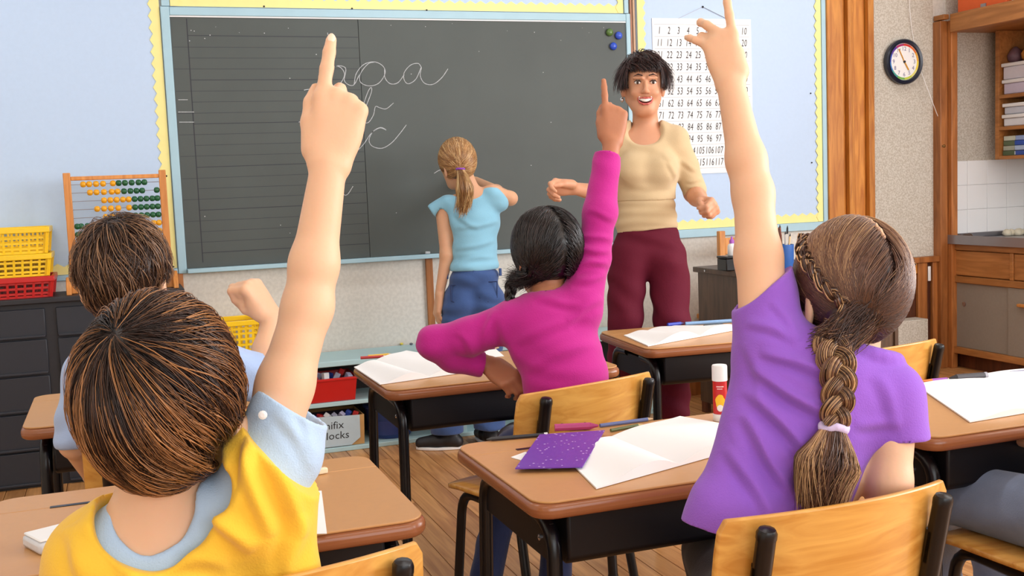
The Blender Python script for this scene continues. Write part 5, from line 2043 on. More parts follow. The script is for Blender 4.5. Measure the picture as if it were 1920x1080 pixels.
# ------------------------------------------------------------------ boy in the yellow top, foreground left
def boy_yellow():
    p = person('boy in yellow top over pale blue polo raising one finger, seen from behind', (.06, 1.55, 0))
    hc = T(304, 752, 1.48)
    R = frame((math.sin(.22), math.cos(.22), .08))
    # body: head, neck, trunk, arms and hands in one surface
    S = SDF()
    head(S, hc, R, 1.20)
    S.cone(T(300, 850, 1.49), T(298, 1000, 1.52), .052, .058, .03)
    S.cone(T(240, 1050, 1.53), T(430, 970, 1.52), .040, .038, .03)
    S.ell(T(320, 1130, 1.53), (.13, .085, .17), frame(YF), .04)
    sh, el, wr = T(492, 880, 1.50), T(577, 575, 1.545), T(616, 312, 1.565)
    S.cone(sh, T(535, 720, 1.525), .043, .0375, .02)
    S.cone(T(535, 720, 1.525), el, .0375, .0335, .02)
    S.cone(el, el + (wr - el) * .3, .0335, .0325, .02)
    S.cone(el + (wr - el) * .3, wr, .0325, .0255, .02)
    d = T(640, 190, 1.575) - wr
    tips = hand(S, wr, d, -CAMF + CAMR * .12, -CAMR, 1.02, 1.08,
                {'index': (4, 6, 4), 'middle': (62, 92, 45), 'ring': (72, 95, 50), 'pinky': (74, 92, 50)},
                {'index': 3, 'middle': -2, 'ring': -6, 'pinky': -10}, (.35, .9, .15, .35), fill=True)
    S.cone(T(165, 1050, 1.53), T(120, 1200, 1.56), .040, .034, .02)
    S.cone(T(120, 1200, 1.56), T(250, 1230, 1.75), .034, .024, .02)
    solid('body', S, .0034, M['skin_light'], p)
    nail(p, tips['index'])
    # polo: sleeves, collar
    polo = cloth('polo_blue', srgb(178, 204, 232), 420, .5)
    S = SDF()
    S.cone(T(215, 1040, 1.515), T(440, 945, 1.51), .054, .050, .03)
    S.ell(T(320, 1150, 1.525), (.138, .092, .18), frame(YF), .05)
    S.cone(T(500, 880, 1.51), T(550, 757, 1.52), .056, .055, .02)
    S.cone(T(495, 905, 1.50), T(558, 858, 1.51), .046, .034, .03)
    S.cone(T(185, 1045, 1.52), T(130, 1190, 1.55), .056, .058, .03)
    ad = unit(T(575, 600, 1.54) - T(500, 870, 1.50))
    S.cut(T(545, 760, 1.52), CAMR * .50 + CAMU * .86 + CAMF * .1, lim=.13)
    S.cone(T(545, 780, 1.52), T(590, 560, 1.55), .046, .043, .004, 's')
    S.cone(T(300, 800, 1.49), T(299, 985, 1.50), .056, .060, .006, 's')
    S.ell(T(288, 965, 1.455), (.050, .060, .040), frame(YF), .014, 's')
    S.ell(T(280, 990, 1.44), (.028, .050, .034), frame(YF), .012, 's')
    solid('polo_shirt', S, .0034, polo, p, disp=lambda V, N: wrinkle(V, .0012, [((1, .2, .5), .06)], 5) + folds(V, N, [(520, 760, 590, 880, 10, .004), (560, 770, 600, 860, 8, .003)]))
    # sleeve button
    MB().lathe([(.006, 0), (.006, .002), (.003, .003)], Vector(T(493, 778, 1.452)), 12, axes(Vector(-CAMF))).build('button', M['white'], p)
    # yellow top over the polo
    yel = cloth('yellow_top', srgb(244, 194, 60), 300, .4)
    S = SDF()
    S.cone(T(195, 1040, 1.515), T(470, 930, 1.505), .064, .068, .03)
    S.ell(T(325, 1140, 1.52), (.158, .108, .19), frame(YF), .05)
    S.cone(T(450, 940, 1.50), T(530, 845, 1.51), .073, .071, .03)
    S.cone(T(520, 930, 1.50), T(540, 1120, 1.52), .045, .05, .04)
    S.ell(T(330, 1330, 1.54), (.15, .11, .20), frame(YF), .06)
    S.cone(T(175, 1050, 1.52), T(140, 1150, 1.54), .060, .060, .03)
    S.cut(T(522, 856, 1.50), unit(T(600, 770, 1.5) - T(500, 890, 1.5)) + CAMR * .15, lim=.14)
    S.cone(T(305, 800, 1.45), T(300, 965, 1.50), .076, .084, .006, 's')
    S.ell(T(292, 972, 1.45), (.080, .075, .056), frame(YF), .014, 's')
    S.ell(T(284, 1005, 1.43), (.050, .060, .044), frame(YF), .012, 's')
    S.ell(T(372, 915, 1.46), (.045, .075, .050), frame(YF), .012, 's')
    solid('yellow_top', S, .0036, yel, p, smooth=2, disp=lambda V, N: wrinkle(V, .0016, [((.7, .2, -.6), .095), ((.2, .1, 1), .13)], 2) + folds(V, N, [
        (500, 800, 560, 1010, 13, .012), (455, 820, 500, 1010, 12, .011), (430, 850, 395, 990, 12, .010), (380, 930, 470, 1040, 13, .010), (480, 800, 440, 960, 9, .006),
        (150, 970, 260, 1080, 16, .008), (120, 990, 170, 1090, 14, .008), (300, 1045, 430, 1060, 14, .007), (560, 960, 540, 1090, 12, .008)]))
    # hair
    H = Hair(11)
    B = SDF()
    hh, rad = scalp(hc, R, 1.20)
    B.ell(hh, rad - .008, R, .01)
    B.cut(hh + R[:, 1] * .062, R[:, 1] * .9 - R[:, 2] * .4)
    H.base(B, .006)
    wh = (-.30, -.55, .72)
    whorl_hair(H, hh, R, rad - .006, wh, 7500, 10, (.8, 1.5), .25, .04, (.0005, .0010), -.95, True, 0, .6, zside=-.42, jitter=.06, grav=.9)
    whorl_hair(H, hh, R, rad - .001, wh, 5500, 10, (.8, 1.6), .35, .06, (.0005, .0010), -.97, True, .0, 1.0, zside=-.40, lock=.09, jitter=.08, grav=1.0)
    H.build('hair', hair_mat('hair_chestnut', srgb(28, 15, 11), srgb(62, 35, 22), srgb(176, 120, 70)), p)
    seated_legs(p, (.06, 1.62, .52), YF, cloth('dark_denim', srgb(40, 52, 84)), M['black'], vox=.012)
    return p


# ------------------------------------------------------------------ girl in the purple T-shirt, foreground right
def girl_purple():
    p = person('girl in purple T-shirt with long braid raising her open hand', (1.02, 1.55, 0))
    hc = T(1588, 545, 1.90)
    hf = unit((math.sin(.04), math.cos(.04), -.12))
    R = frame(hf, (.10, 0, 1))
    S = SDF()
    head(S, hc, R, 1.07)
    S.cone(T(1598, 620, 1.90), T(1596, 720, 1.88), .045, .052, .03)
    S.cone(T(1450, 660, 1.87), T(1665, 755, 1.86), .05, .05, .03)
    S.ell(T(1520, 850, 1.86), (.11, .08, .17), frame(YF, (.35, 0, 1)), .04)
    sh, el, wr = T(1437, 610, 1.86), T(1412, 362, 1.92), T(1370, 158, 1.95)
    S.cone(sh, T(1422, 480, 1.89), .046, .0385, .02)
    S.cone(T(1422, 480, 1.89), el, .0385, .034, .02)
    S.cone(el, el + (wr - el) * .3, .034, .033, .02)
    S.cone(el + (wr - el) * .3, wr, .033, .0245, .02)
    d = T(1350, 72, 1.955) - wr
    hand(S, wr, d, -CAMF - CAMR * .30, CAMR, .88, 1.0,
         {'index': (-2, 5, 5), 'middle': (14, 36, 28), 'ring': (36, 50, 30), 'pinky': (16, 26, 14)},
         {'index': 4, 'middle': -40, 'ring': -52, 'pinky': -46}, (-.25, .7, 1.0, .2), wx=.95)
    # right arm hanging beside her, hand on the seat
    S.chain([T(1672, 745, 1.85), T(1668, 905, 1.82), T(1640, 1090, 1.86)], [.043, .034, .024], .02)
    hand(S, T(1640, 1090, 1.86), T(1600, 1200, 1.95) - T(1640, 1090, 1.86), CAMR, -CAMF, .9)
    solid('body', S, .0036, M['skin_light'], p)
    # T-shirt: sleeves first (cut and hollowed), then the trunk
    S = SDF()
    fr = frame(YF, (.30, 0, 1))
    S.cone(T(1445, 640, 1.862), T(1424, 500, 1.89), .060, .056, .025)
    S.cut(T(1420, 546, 1.885), -CAMR * .60 + CAMU * .78)
    S.cone(T(1424, 555, 1.88), T(1415, 420, 1.905), .045, .042, .004, 's')
    S.cone(T(1668, 740, 1.855), T(1690, 860, 1.84), .056, .050, .025)
    S.cut(T(1690, 824, 1.84), -CAMU + CAMR * .05)
    S.cone(T(1684, 810, 1.845), T(1690, 905, 1.82), .042, .042, .004, 's')
    S.cone(T(1455, 655, 1.865), T(1660, 745, 1.86), .060, .056, .03)
    S.ell(T(1545, 760, 1.86), (.125, .088, .12), fr, .04)
    S.ell(T(1490, 890, 1.85), (.112, .088, .15), fr, .05)
    S.ell(T(1430, 1020, 1.83), (.130, .105, .10), fr, .05)
    S.cone(T(1425, 700, 1.86), T(1352, 965, 1.82), .040, .045, .05)
    S.cone(T(1345, 950, 1.82), T(1320, 990, 1.82), .040, .035, .03)
    ring = []
    for k in range(25):
        a = 2 * math.pi * k / 24
        ring.append(T(1606, 678, 1.885) + fr[:, 0] * math.cos(a) * .064 + fr[:, 1] * math.sin(a) * .060 + fr[:, 2] * .016)
    S.chain(ring, [.0135] * 25, .01)
    S.cone(T(1606, 560, 1.90), T(1600, 700, 1.885), .050, .058, .004, 's')
    S.cut(T(1440, 1010, 1.80), -CAMU * 1.0 - CAMR * .18, lim=.40)
    solid('t_shirt', S, .0032, cloth('purple_tshirt', srgb(146, 92, 200), 360, .4), p, disp=lambda V, N: wrinkle(V, .0012, [((.5, .2, .9), .11)], 9) + folds(V, N, [
        (1425, 655, 1585, 720, 8, .009), (1410, 690, 1575, 795, 9, .012), (1400, 725, 1540, 880, 10, .012), (1390, 775, 1500, 940, 10, .011), (1368, 835, 1455, 990, 10, .009), (1400, 600, 1500, 640, 8, .006),
        (1400, 640, 1430, 760, 9, .004), (1560, 850, 1500, 960, 12, .006), (1600, 790, 1690, 800, 9, .004), (1640, 700, 1690, 800, 10, .004), (1450, 560, 1500, 640, 7, .004)]))
    # hair
    H = Hair(21)
    hh, rad = scalp(hc, R, 1.07, .014, .010, .012)
    B = SDF()
    B.ell(hh, rad - .005, R, .01)
    B.cut(hh + R[:, 1] * .065, R[:, 1] * .9 - R[:, 2] * .35)
    B.cone(hh + R @ V3(-.025, -.045, -.045), T(1556, 650, 1.82), .040, .018, .03)
    B.ell(hh + R @ V3(.075, -.075, -.105), (.060, .055, .055), R, .02, 's')
    H.base(B, .006, .03)
    r = H.r
    gd = unit((-.36, -.70, -.62))
    part = lambda d: np.where(d[:, 0] >= 0.05, 1, -1)
    roots = scalp_dirs(r, 8500, lambda d: (np.abs(d[:, 0] - .05) > .018) & (d[:, 2] > np.where(d[:, 1] < -.1, -.86, -.55)) & ~((d[:, 1] > .55) & (d[:, 2] < .35)))
    # strands leave the centre parting to either side, then run down to the nape
    ends = np.tile(gd, (len(roots), 1)) + r.normal(0, .10, (len(roots), 3))
    ends /= np.linalg.norm(ends, axis=1, keepdims=True)
    sgn = part(roots)
    mid = roots * .55 + ends * .45
    mid[:, 0] += sgn * .55 * np.clip(roots[:, 2] + .1, 0, 1)
    mid /= np.linalg.norm(mid, axis=1, keepdims=True)
    t = np.linspace(0, 1, 7)
    D = np.concatenate([slerp(roots, mid, t), slerp(mid, ends, t)[:, 1:]], 1)
    for _ in range(3):
        D[:, 1:-1] = (D[:, :-2] + D[:, 1:-1] * 2 + D[:, 2:]) / 4
    D /= np.linalg.norm(D, axis=2, keepdims=True)
    n, K = D.shape[:2]
    off = 1 + .02 * np.sin(np.pi * np.linspace(0, 1, K))[None] + r.uniform(-.01, .02, (n, 1))
    P = hh + (D * rad * off[..., None]) @ R.T
    tone = np.clip(.30 + .34 * np.clip(roots[:, 2], -.4, 1) + .20 * np.sin(22 * np.arctan2(roots[:, 0], roots[:, 2]) + 4 * roots[:, 1]) * .5 + .22 * (r.uniform(0, 1, n) - .5), 0, 1)  # sheen painted in: strands rooted higher are lighter, lower ones darker
    P, nr = to_sink(P, D @ R.T, T(1557, 648, 1.80), r, .012)
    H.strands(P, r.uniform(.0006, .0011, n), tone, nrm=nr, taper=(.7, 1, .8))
    sp = lambda x, y, z, o=1.03: hh + R @ (unit((x, y, z)) * rad * o)
    braid(H, [sp(-.55, .45, .62), sp(-.88, .0, .30), sp(-.84, -.40, -.10), sp(-.62, -.62, -.45), T(1552, 650, 1.80)], .015, CAMR, 12, 16, .2, 1.)
    braid(H, [sp(.45, .2, .80), sp(.85, -.12, .45), sp(.90, -.36, .18)], .015, CAMU, 8, 16, .15, .9)
    braid(H, [T(1556, 640, 1.80), T(1570, 690, 1.765), T(1572, 740, 1.752), T(1563, 800, 1.745)], .028, CAMR, 5.0, 150, .15, 1., w=(.0006, .0011), r1=.020)
    tail(H, [T(1563, 798, 1.745), T(1556, 850, 1.735), T(1545, 900, 1.73), T(1540, 958, 1.73)], .016, .054, .034, 2000, .1, 1., w=(.0006, .0011), ends=.10, fray=.005)
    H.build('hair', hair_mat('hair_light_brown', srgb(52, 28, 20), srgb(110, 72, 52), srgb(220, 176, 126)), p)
    S = SDF()
    S.chain([hh + R @ (unit((.05, math.cos(q), math.sin(q))) * (rad - .004)) for q in [math.radians(60 + 9 * k) for k in range(10)]], [.0042] * 10, .004)
    solid('parting', S, .003, M['skin_light'], p)
    S = SDF()
    for k in range(13):
        a = 2 * math.pi * k / 12
        S.ell(T(1563, 802, 1.745) + CAMR * math.cos(a) * .018 + CAMF * math.sin(a) * .016 + CAMU * .003 * math.sin(3 * a), (.0075, .0075, .0075), None, .004)
    solid('hair_tie', S, .003, cloth('lilac_tie', srgb(206, 190, 226)), p)
    seated_legs(p, (1.07, 1.63, .48), YF, cloth('black_trousers', srgb(34, 32, 42)), M['black'], vox=.010, r=(.066, .056, .05), knees=[(1.13, 1.98, .46), (1.26, 1.98, .46)], ankles=[(1.13, 1.90, .10), (1.26, 1.95, .10)])
    return p


# ------------------------------------------------------------------ girl in the pink top
def girl_pink():
    p = person('girl in bright pink top with dark braided hair raising one finger', (1.09, 2.70, 0))
    hc = T(1022, 472, 2.95)
    R = frame((-.10, 1, -.02))
    skin = M['skin_tan']
    S = SDF()
    head(S, hc, R, 1.0)
    S.cone(T(1025, 520, 2.95), T(1030, 575, 2.93), .044, .052, .03)
    S.cone(T(955, 605, 2.92), T(1090, 570, 2.92), .045, .045, .03)
    S.ell(T(1045, 660, 2.92), (.10, .075, .15), frame(YF), .04)
    S.chain([T(1098, 560, 2.92), T(1122, 415, 2.95), T(1148, 268, 2.99)], [.040, .033, .023], .02)
    wr = T(1148, 268, 2.99)
    hand(S, wr, T(1152, 212, 3.0) - wr, -CAMF + CAMR * .1, -CAMR, .96, 1.05,
         {'index': (3, 5, 4), 'middle': (62, 92, 45), 'ring': (72, 95, 50), 'pinky': (74, 92, 50)}, {'index': 6, 'middle': 0, 'ring': -4, 'pinky': -8}, (.3, .9, .2, .4), fill=True)
    wl = T(915, 683, 2.99)
    S.chain([T(950, 600, 2.92), T(812, 640, 2.94), wl], [.040, .033, .023], .02)
    hand(S, wl, T(940, 700, 2.96) - wl, -CAMF + CAMU * .6, CAMU, .92, 1., {'index': (40, 50, 30), 'middle': (45, 50, 30), 'ring': (50, 50, 30), 'pinky': (55, 50, 30)})
    solid('body', S, .0045, skin, p)
    S = SDF()
    S.cone(T(965, 600, 2.92), T(1085, 572, 2.92), .055, .060, .03)
    S.ell(T(1035, 630, 2.92), (.125, .088, .12), frame(YF), .04)
    S.ell(T(1062, 720, 2.90), (.118, .090, .15), frame(YF), .05)
    S.chain([T(1085, 580, 2.92), T(1112, 480, 2.94), T(1125, 400, 2.95), T(1139, 290, 2.985)], [.062, .046, .044, .0375], .02)
    S.chain([T(955, 605, 2.92), T(880, 630, 2.93), T(815, 643, 2.94), T(850, 668, 2.965), T(903, 683, 2.985)], [.056, .050, .046, .043, .036], .02)
    ring = []
    for k in range(21):
        a = 2 * math.pi * k / 20
        ring.append(T(1028, 560, 2.935) + V3(math.cos(a) * .062, math.sin(a) * .055, .0))
    S.chain(ring, [.012] * 21, .01)
    S.cut(T(1139, 290, 2.986), unit(T(1148, 268, 2.99) - T(1125, 400, 2.95)), lim=.07)
    S.cut(T(905, 684, 2.986), unit(T(915, 683, 2.99) - T(850, 668, 2.965)), lim=.07)
    S.cone(T(1025, 500, 2.95), T(1029, 568, 2.935), .046, .054, .004, 's')
    solid('pink_top', S, .0045, cloth('pink_knit', srgb(186, 36, 136), 300, .45), p, disp=lambda V, N: wrinkle(V, .0012, [((.3, .2, 1), .09)], 4) + folds(V, N, [
        (1085, 440, 1150, 452, 5, .006), (1082, 470, 1146, 470, 5, .007), (1080, 500, 1140, 490, 6, .007), (1070, 530, 1138, 515, 6, .006), (1100, 395, 1155, 410, 5, .004), (960, 640, 1110, 590, 8, .006), (985, 690, 1120, 640, 9, .006),
        (1000, 560, 1090, 570, 6, .005), (925, 580, 905, 650, 6, .006), (940, 590, 960, 690, 8, .006), (860, 620, 890, 670, 6, .004), (1060, 600, 1130, 560, 7, .006)]))
    H = Hair(31)
    hh, rad = scalp(hc, R, 1.0, .014, .010, .012)
    B = SDF()
    B.ell(hh, rad - .005, R, .01)
    B.cut(hh + R[:, 1] * .065, R[:, 1] * .9 - R[:, 2] * .35)
    H.base(B, .006, .02)
    r = H.r
    roots = scalp_dirs(r, 3600, lambda d: (d[:, 2] > -.75) & ~((d[:, 1] > .55) & (d[:, 2] < .35)) & (np.abs(d[:, 0]) > .025))
    e = np.stack([np.sign(roots[:, 0]) * .78, np.full(len(roots), -.30), np.full(len(roots), -.72)], 1) + r.normal(0, .14, (len(roots), 3))
    e /= np.linalg.norm(e, axis=1, keepdims=True)
    sk = np.where(roots[:, :1] < 0, T(966, 524, 2.93)[None], T(1080, 532, 2.97)[None])
    gather_hair(H, hh, R, rad * 1.0, roots, e, 11, .07, (.0009, .0016), 0, 1., sink=sk, scatter=.014)
    sp = lambda x, y, z, o=1.0: hh + R @ (unit((x, y, z)) * rad * o)
    braid(H, [sp(-.8, -.3, -.55), T(962, 530, 2.93), T(957, 548, 2.92), T(955, 566, 2.91)], .017, CAMR, 5, 20, 0, 1.)
    braid(H, [sp(.8, -.2, -.6), T(1082, 535, 2.98), T(1076, 570, 3.03), T(1070, 620, 3.06)], .017, CAMR, 6, 20, 0, 1.)
    H.build('hair', hair_mat('hair_black', srgb(12, 8, 9), srgb(26, 18, 18), srgb(62, 48, 46), .32), p)
    a1, a2 = T(872, 1085, 3.25), T(985, 1068, 3.22)
    seated_legs(p, (1.04, 2.74, .50), YF, cloth('dark_denim_pink', srgb(36, 46, 84)), M['white'], vox=.009, knees=[(1.09, 3.06, .47), (1.26, 3.06, .47)], ankles=[(a1[0] + .03, a1[1] - .1, .10), (a2[0] + .05, a2[1] - .1, .10)], r=(.066, .054, .048))
    return p


# ------------------------------------------------------------------ boy in the pale blue shirt at the left
def boy_blue():
    p = person('boy in pale blue shirt with raised fist, partly hidden behind the boy in yellow', (.03, 2.78, 0))
    hc = T(234, 515, 2.62)
    R = frame((math.sin(.30), math.cos(.30), -.05))
    S = SDF()
    head(S, hc, R, 1.17)
    S.cone(T(240, 570, 2.62), T(248, 650, 2.62), .046, .055, .03)
    S.cone(T(185, 680, 2.62), T(350, 660, 2.62), .05, .05, .03)
    S.ell(T(290, 760, 2.64), (.12, .085, .18), frame(YF), .04)
    el, wr = T(494, 700, 2.72), T(509, 592, 2.76)
    S.chain([T(400, 690, 2.64), el], [.045, .036], .02)
    S.chain([el, el + (wr - el) * .4, wr], [.036, .033, .0235], .02)
    hand(S, wr, T(478, 548, 2.74) - wr, CAMU * .8 + CAMR * .5 - CAMF * .6, -CAMF, .98, 1.1,
         {'index': (70, 95, 60), 'middle': (72, 95, 60), 'ring': (75, 95, 60), 'pinky': (78, 95, 60)}, {}, (.10, .8, .8, .9), fill=True)
    S.chain([T(165, 690, 2.62), T(140, 830, 2.66), T(180, 900, 2.86)], [.044, .035, .024], .02)
    hand(S, T(180, 900, 2.86), YF, V3(0, 0, 1), V3(1, 0, 0), .9)
    solid('body', S, .0045, M['skin_light'], p)
    S = SDF()
    S.cone(T(190, 690, 2.62), T(360, 675, 2.62), .062, .062, .03)
    S.ell(T(275, 730, 2.63), (.15, .095, .13), frame(YF), .04)
    S.ell(T(285, 840, 2.64), (.145, .10, .17), frame(YF), .05)
    S.cone(T(390, 690, 2.64), T(478, 705, 2.70), .066, .062, .03)
    S.cone(T(170, 695, 2.62), T(147, 815, 2.65), .062, .058, .03)
    ad = unit(el - T(400, 690, 2.64))
    S.cut(T(486, 703, 2.71), ad + CAMU * .1, lim=.10)
    S.cone(T(430, 692, 2.66), T(510, 705, 2.73), .045, .048, .004, 's')
    S.cone(T(234, 560, 2.62), T(246, 640, 2.62), .05, .06, .004, 's')
    S.cut(T(146, 838, 2.66), -CAMU, lim=.09)
    solid('shirt', S, .005, cloth('pale_blue_shirt', srgb(168, 192, 232), 360, .4), p, disp=lambda V, N: wrinkle(V, .003, [((.4, .2, 1), .08)], 6))
    H = Hair(41)
    hh, rad = scalp(hc, R, 1.17, .014, .012, .012)
    B = SDF()
    B.ell(hh, rad - .007, R, .01)
    B.cut(hh + R[:, 1] * .06, R[:, 1] * .9 - R[:, 2] * .4)
    H.base(B, .006)
    whorl_hair(H, hh, R, rad - .004, (.1, -.35, .9), 3200, 10, (.8, 1.4), .5, .06, (.0010, .0018), -.86, True, 0, .8, zside=-.30, lock=.08)
    whorl_hair(H, hh, R, rad + 0, (-.2, -.3, .9), 1500, 10, (.6, 1.2), -.3, .10, (.0010, .0018), -.88, True, .1, 1., zside=-.30, lock=.16, jitter=.15)
    H.build('hair', hair_mat('hair_dark_brown', srgb(34, 20, 15), srgb(74, 48, 34), srgb(150, 112, 80)), p)
    seated_legs(p, (.08, 2.84, .52), YF, cloth('navy_trousers', srgb(34, 38, 56)), M['black'], vox=.012)
    return p


# ------------------------------------------------------------------ seated child at the right edge (only the lap shows)
def child_edge():
    p = person('child in faded grey-blue jeans cut off by the right edge, seated at desk', (2.0, 1.80, 0))
    S = SDF()
    c = V3(1.92, 1.57, 0)
    head(S, c + V3(0, .05, 1.08), frame((0, 1, -.1)), 1.1)
    S.cone(c + V3(0, .02, 1.0), c + V3(0, 0, .86), .045, .052, .03)
    S.cone(c + V3(-.12, 0, .84), c + V3(.12, 0, .84), .05, .05, .03)
    S.ell(c + V3(0, 0, .68), (.115, .08, .17), None, .04)
    for e in (-1, 1):
        S.chain([c + V3(e * .14, 0, .84), c + V3(e * .165, .06, .62), c + V3(e * .06, .24, .64)], [.038, .034, .024], .02)
        hand(S, c + V3(e * .06, .24, .64), V3(-e * .3, 1, -.05), V3(0, 0, 1), V3(-e, 0, 0), .9)
    solid('body', S, .006, M['skin_mid'], p)
    S = SDF()
    S.cone(c + V3(-.12, 0, .84), c + V3(.12, 0, .84), .058, .058, .03)
    S.ell(c + V3(0, 0, .66), (.135, .095, .20), None, .04)
    for e in (-1, 1):
        S.cone(c + V3(e * .14, 0, .84), c + V3(e * .15, .04, .70), .054, .050, .03)
        S.cut(c + V3(e * .15, .04, .68), (0, 0, -1), lim=.07)
    S.cone(c + V3(0, .02, 1.0), c + V3(0, 0, .88), .05, .056, .004, 's')
    solid('shirt', S, .007, cloth('white_shirt', srgb(220, 220, 224)), p)
    H = Hair(51)
    R = frame((0, 1, -.1))
    B = SDF()
    B.ell(c + V3(0, .035, 1.098), (.095, .115, .118), R, .01)
    B.cut(c + V3(0, .10, 1.09), (0, .9, -.35))
    H.base(B, .008)
    whorl_hair(H, c + V3(0, .035, 1.098), R, np.array([.097, .118, .12]), (0, -.4, .9), 1200, 8, (.8, 1.4), .4, .05, (.0014, .0022), -.8, True, 0, 1.)
    H.build('hair', hair_mat('hair_brown', srgb(40, 24, 16), srgb(86, 56, 38), srgb(160, 120, 84)), p)
    seated_legs(p, (1.88, 1.68, .51), YF, cloth('faded_denim', srgb(124, 140, 168), 300, .5, .9, .2), M['white'], vox=.007, r=(.080, .068, .06), knees=[(1.745, 2.03, .50), (1.96, 2.05, .50)], ankles=[(1.76, 2.0, .10), (1.97, 2.02, .10)])
    return p


boy_yellow()
girl_purple()
girl_pink()
boy_blue()
child_edge()
# ------------------------------------------------------------------ girl writing on the board
def girl_board():
    p = person('girl in pale blue top and jeans with blonde ponytail writing on the chalkboard', (1.58, 5.0, 0))
    t0 = 5.22
    hc = T(856, 306, t0)
    R = frame((-.25, 1, -.12), (-.10, 0, 1))
    S = SDF()
    head(S, hc, R, .98)
    S.cone(T(872, 330, t0), T(885, 366, t0), .040, .046, .03)
    S.cone(T(842, 385, t0), T(925, 365, t0), .045, .045, .03)
    S.ell(T(890, 430, t0), (.105, .075, .17), frame(YF), .04)
    S.ell(T(888, 520, t0), (.085, .06, .09), frame(YF), .04)
    # left arm hanging
    wl = T(824, 552, t0 - .02)
    S.chain([T(832, 395, t0), T(838, 478, t0 - .02), wl], [.040, .032, .022], .02)
    hand(S, wl, T(819, 590, t0 - .02) - wl, -CAMR - CAMF * .4, CAMF, .95, 1., {k: (25, 30, 20) for k in FING})
    # right arm raised to the board, elbow out to the right
    el = T(957, 372, t0 + .02)
    wr = V3(1.74, 5.33, 1.27)
    S.chain([T(922, 362, t0), el], [.040, .032], .02)
    S.chain([el, el + (wr - el) * .4, wr], [.032, .030, .021], .02)
    hand(S, wr, V3(-.6, .55, .25), V3(.2, -.5, 1), V3(-.3, .6, .4), .9, 1., {k: (45, 60, 40) for k in FING}, None, (.1, .9, .5, .3))
    solid('body', S, .005, M['skin_mid'], p)
    ck = MB().tube([Vector(wr + V3(-.045, .05, .03)), Vector(wr + V3(-.085, .10, .045))], .005, 8).build('chalk_stick', M['chalk'], None, smooth=40)
    tag(ck, 'chalk stick held against the chalkboard by the blonde girl', 'chalk')
    # cap-sleeved top
    S = SDF()
    S.cone(T(848, 388, t0), T(922, 370, t0), .052, .052, .03)
    S.ell(T(890, 415, t0), (.128, .088, .115), frame(YF), .04)
    S.ell(T(890, 470, t0), (.112, .085, .13), frame(YF), .05)
    S.cone(T(838, 385, t0), T(815, 395, t0), .050, .040, .025)
    S.cone(T(925, 368, t0), T(938, 380, t0), .050, .042, .025)
    S.ell(T(889, 500, t0), (.122, .095, .05), frame(YF), .03)
    S.cut(T(889, 506, t0), (0, 0, -1))
    S.cut(T(808, 396, t0), unit(T(800, 412, t0) - T(842, 380, t0)) , lim=.09)
    S.cone(T(832, 398, t0), T(836, 450, t0 - .02), .044, .044, .004, 's')
    S.cone(T(872, 320, t0), T(884, 362, t0), .048, .062, .004, 's')
    solid('blue_top', S, .005, cloth('pale_cyan_top', srgb(140, 196, 222), 300, .4), p, disp=lambda V, N: wrinkle(V, .001, [((.3, .1, 1), .07)], 8) + folds(V, N, [(850, 430, 935, 415, 4, .006), (850, 470, 930, 450, 4, .006), (860, 490, 935, 480, 4, .005), (850, 400, 900, 430, 4, .005), (845, 380, 850, 440, 4, .005)]))
    # jeans
    jm = cloth('blue_denim', srgb(62, 88, 140), 280, .5, .9, .18)
    S = SDF()
    S.ell(T(889, 520, t0), (.120, .098, .07), frame(YF), .03)
    S.ell(T(866, 565, t0), (.085, .098, .10), frame(YF), .03)
    S.ell(T(912, 562, t0), (.085, .098, .10), frame(YF), .03)
    S.chain([T(862, 580, t0), T(848, 690, t0), T(838, 800, t0 - .03)], [.088, .070, .082], .03)
    S.chain([T(912, 580, t0), T(915, 690, t0 + .02), T(918, 800, t0 + .04)], [.086, .068, .080], .03)
    S.cut(T(889, 502, t0), (0, 0, 1))
    S.cut(T(838, 812, t0 - .03), (0, 0, -1))
    solid('jeans', S, .006, jm, p, disp=lambda V, N: wrinkle(V, .003, [((.2, .1, 1), .08)], 12))
    ln = mat('stitching', srgb(150, 140, 120), .8)
    for cx, cy in ((862, 552), (915, 546)):
        out = [(cx - 17, cy - 17), (cx + 17, cy - 18), (cx + 17, cy + 12), (cx, cy + 20), (cx - 16, cy + 12), (cx - 17, cy - 17)]
        MB().tube([Vector(T(x, y, t0 - .0955 + .03 * ((x - cx) / 26) ** 2 + .02 * ((y - cy - 8) / 30) ** 2)) for x, y in out], .0032, 6).build('pocket_seam', mat('pocket_seam', srgb(36, 54, 96), .8), p)
    for px in ((838, 516), (889, 514), (938, 510)):
        q = T(px[0], px[1], t0 - (.085 if px[0] == 889 else .03))
        MB().obox(Vector(q), (.012, .012, .036)).build('belt_loop', jm, p, bevel=.002)
    a, b = T(838, 800, t0 - .03), T(918, 800, t0 + .04)
    sb = mat('black_sneaker', srgb(26, 24, 28), .5)
    shoe('shoe', (a[0], a[1] - .0, 0), (-.75, .35, 0), sb, p, .95)
    shoe('shoe', (b[0], b[1] - .0, 0), (-.1, 1, 0), sb, p, .95)
    # hair
    H = Hair(61)
    hh, rad = scalp(hc, R, .98, .012, .010, .012)
    B = SDF()
    B.ell(hh, rad - .005, R, .01)
    B.cut(hh + R[:, 1] * .06, R[:, 1] * .9 - R[:, 2] * .35)
    H.base(B, .006, .15)
    r = H.r
    roots = scalp_dirs(r, 2600, lambda d: (d[:, 2] > -.75) & ~((d[:, 1] > .55) & (d[:, 2] < .35)))
    g = unit(R.T @ (T(864, 318, t0 - .12) - hh) / rad)
    e = np.tile(g, (len(roots), 1)) + r.normal(0, .10, (len(roots), 3))
    e /= np.linalg.norm(e, axis=1, keepdims=True)
    gather_hair(H, hh, R, rad, roots, e, 10, .03, (.0012, .002), .1, 1.)
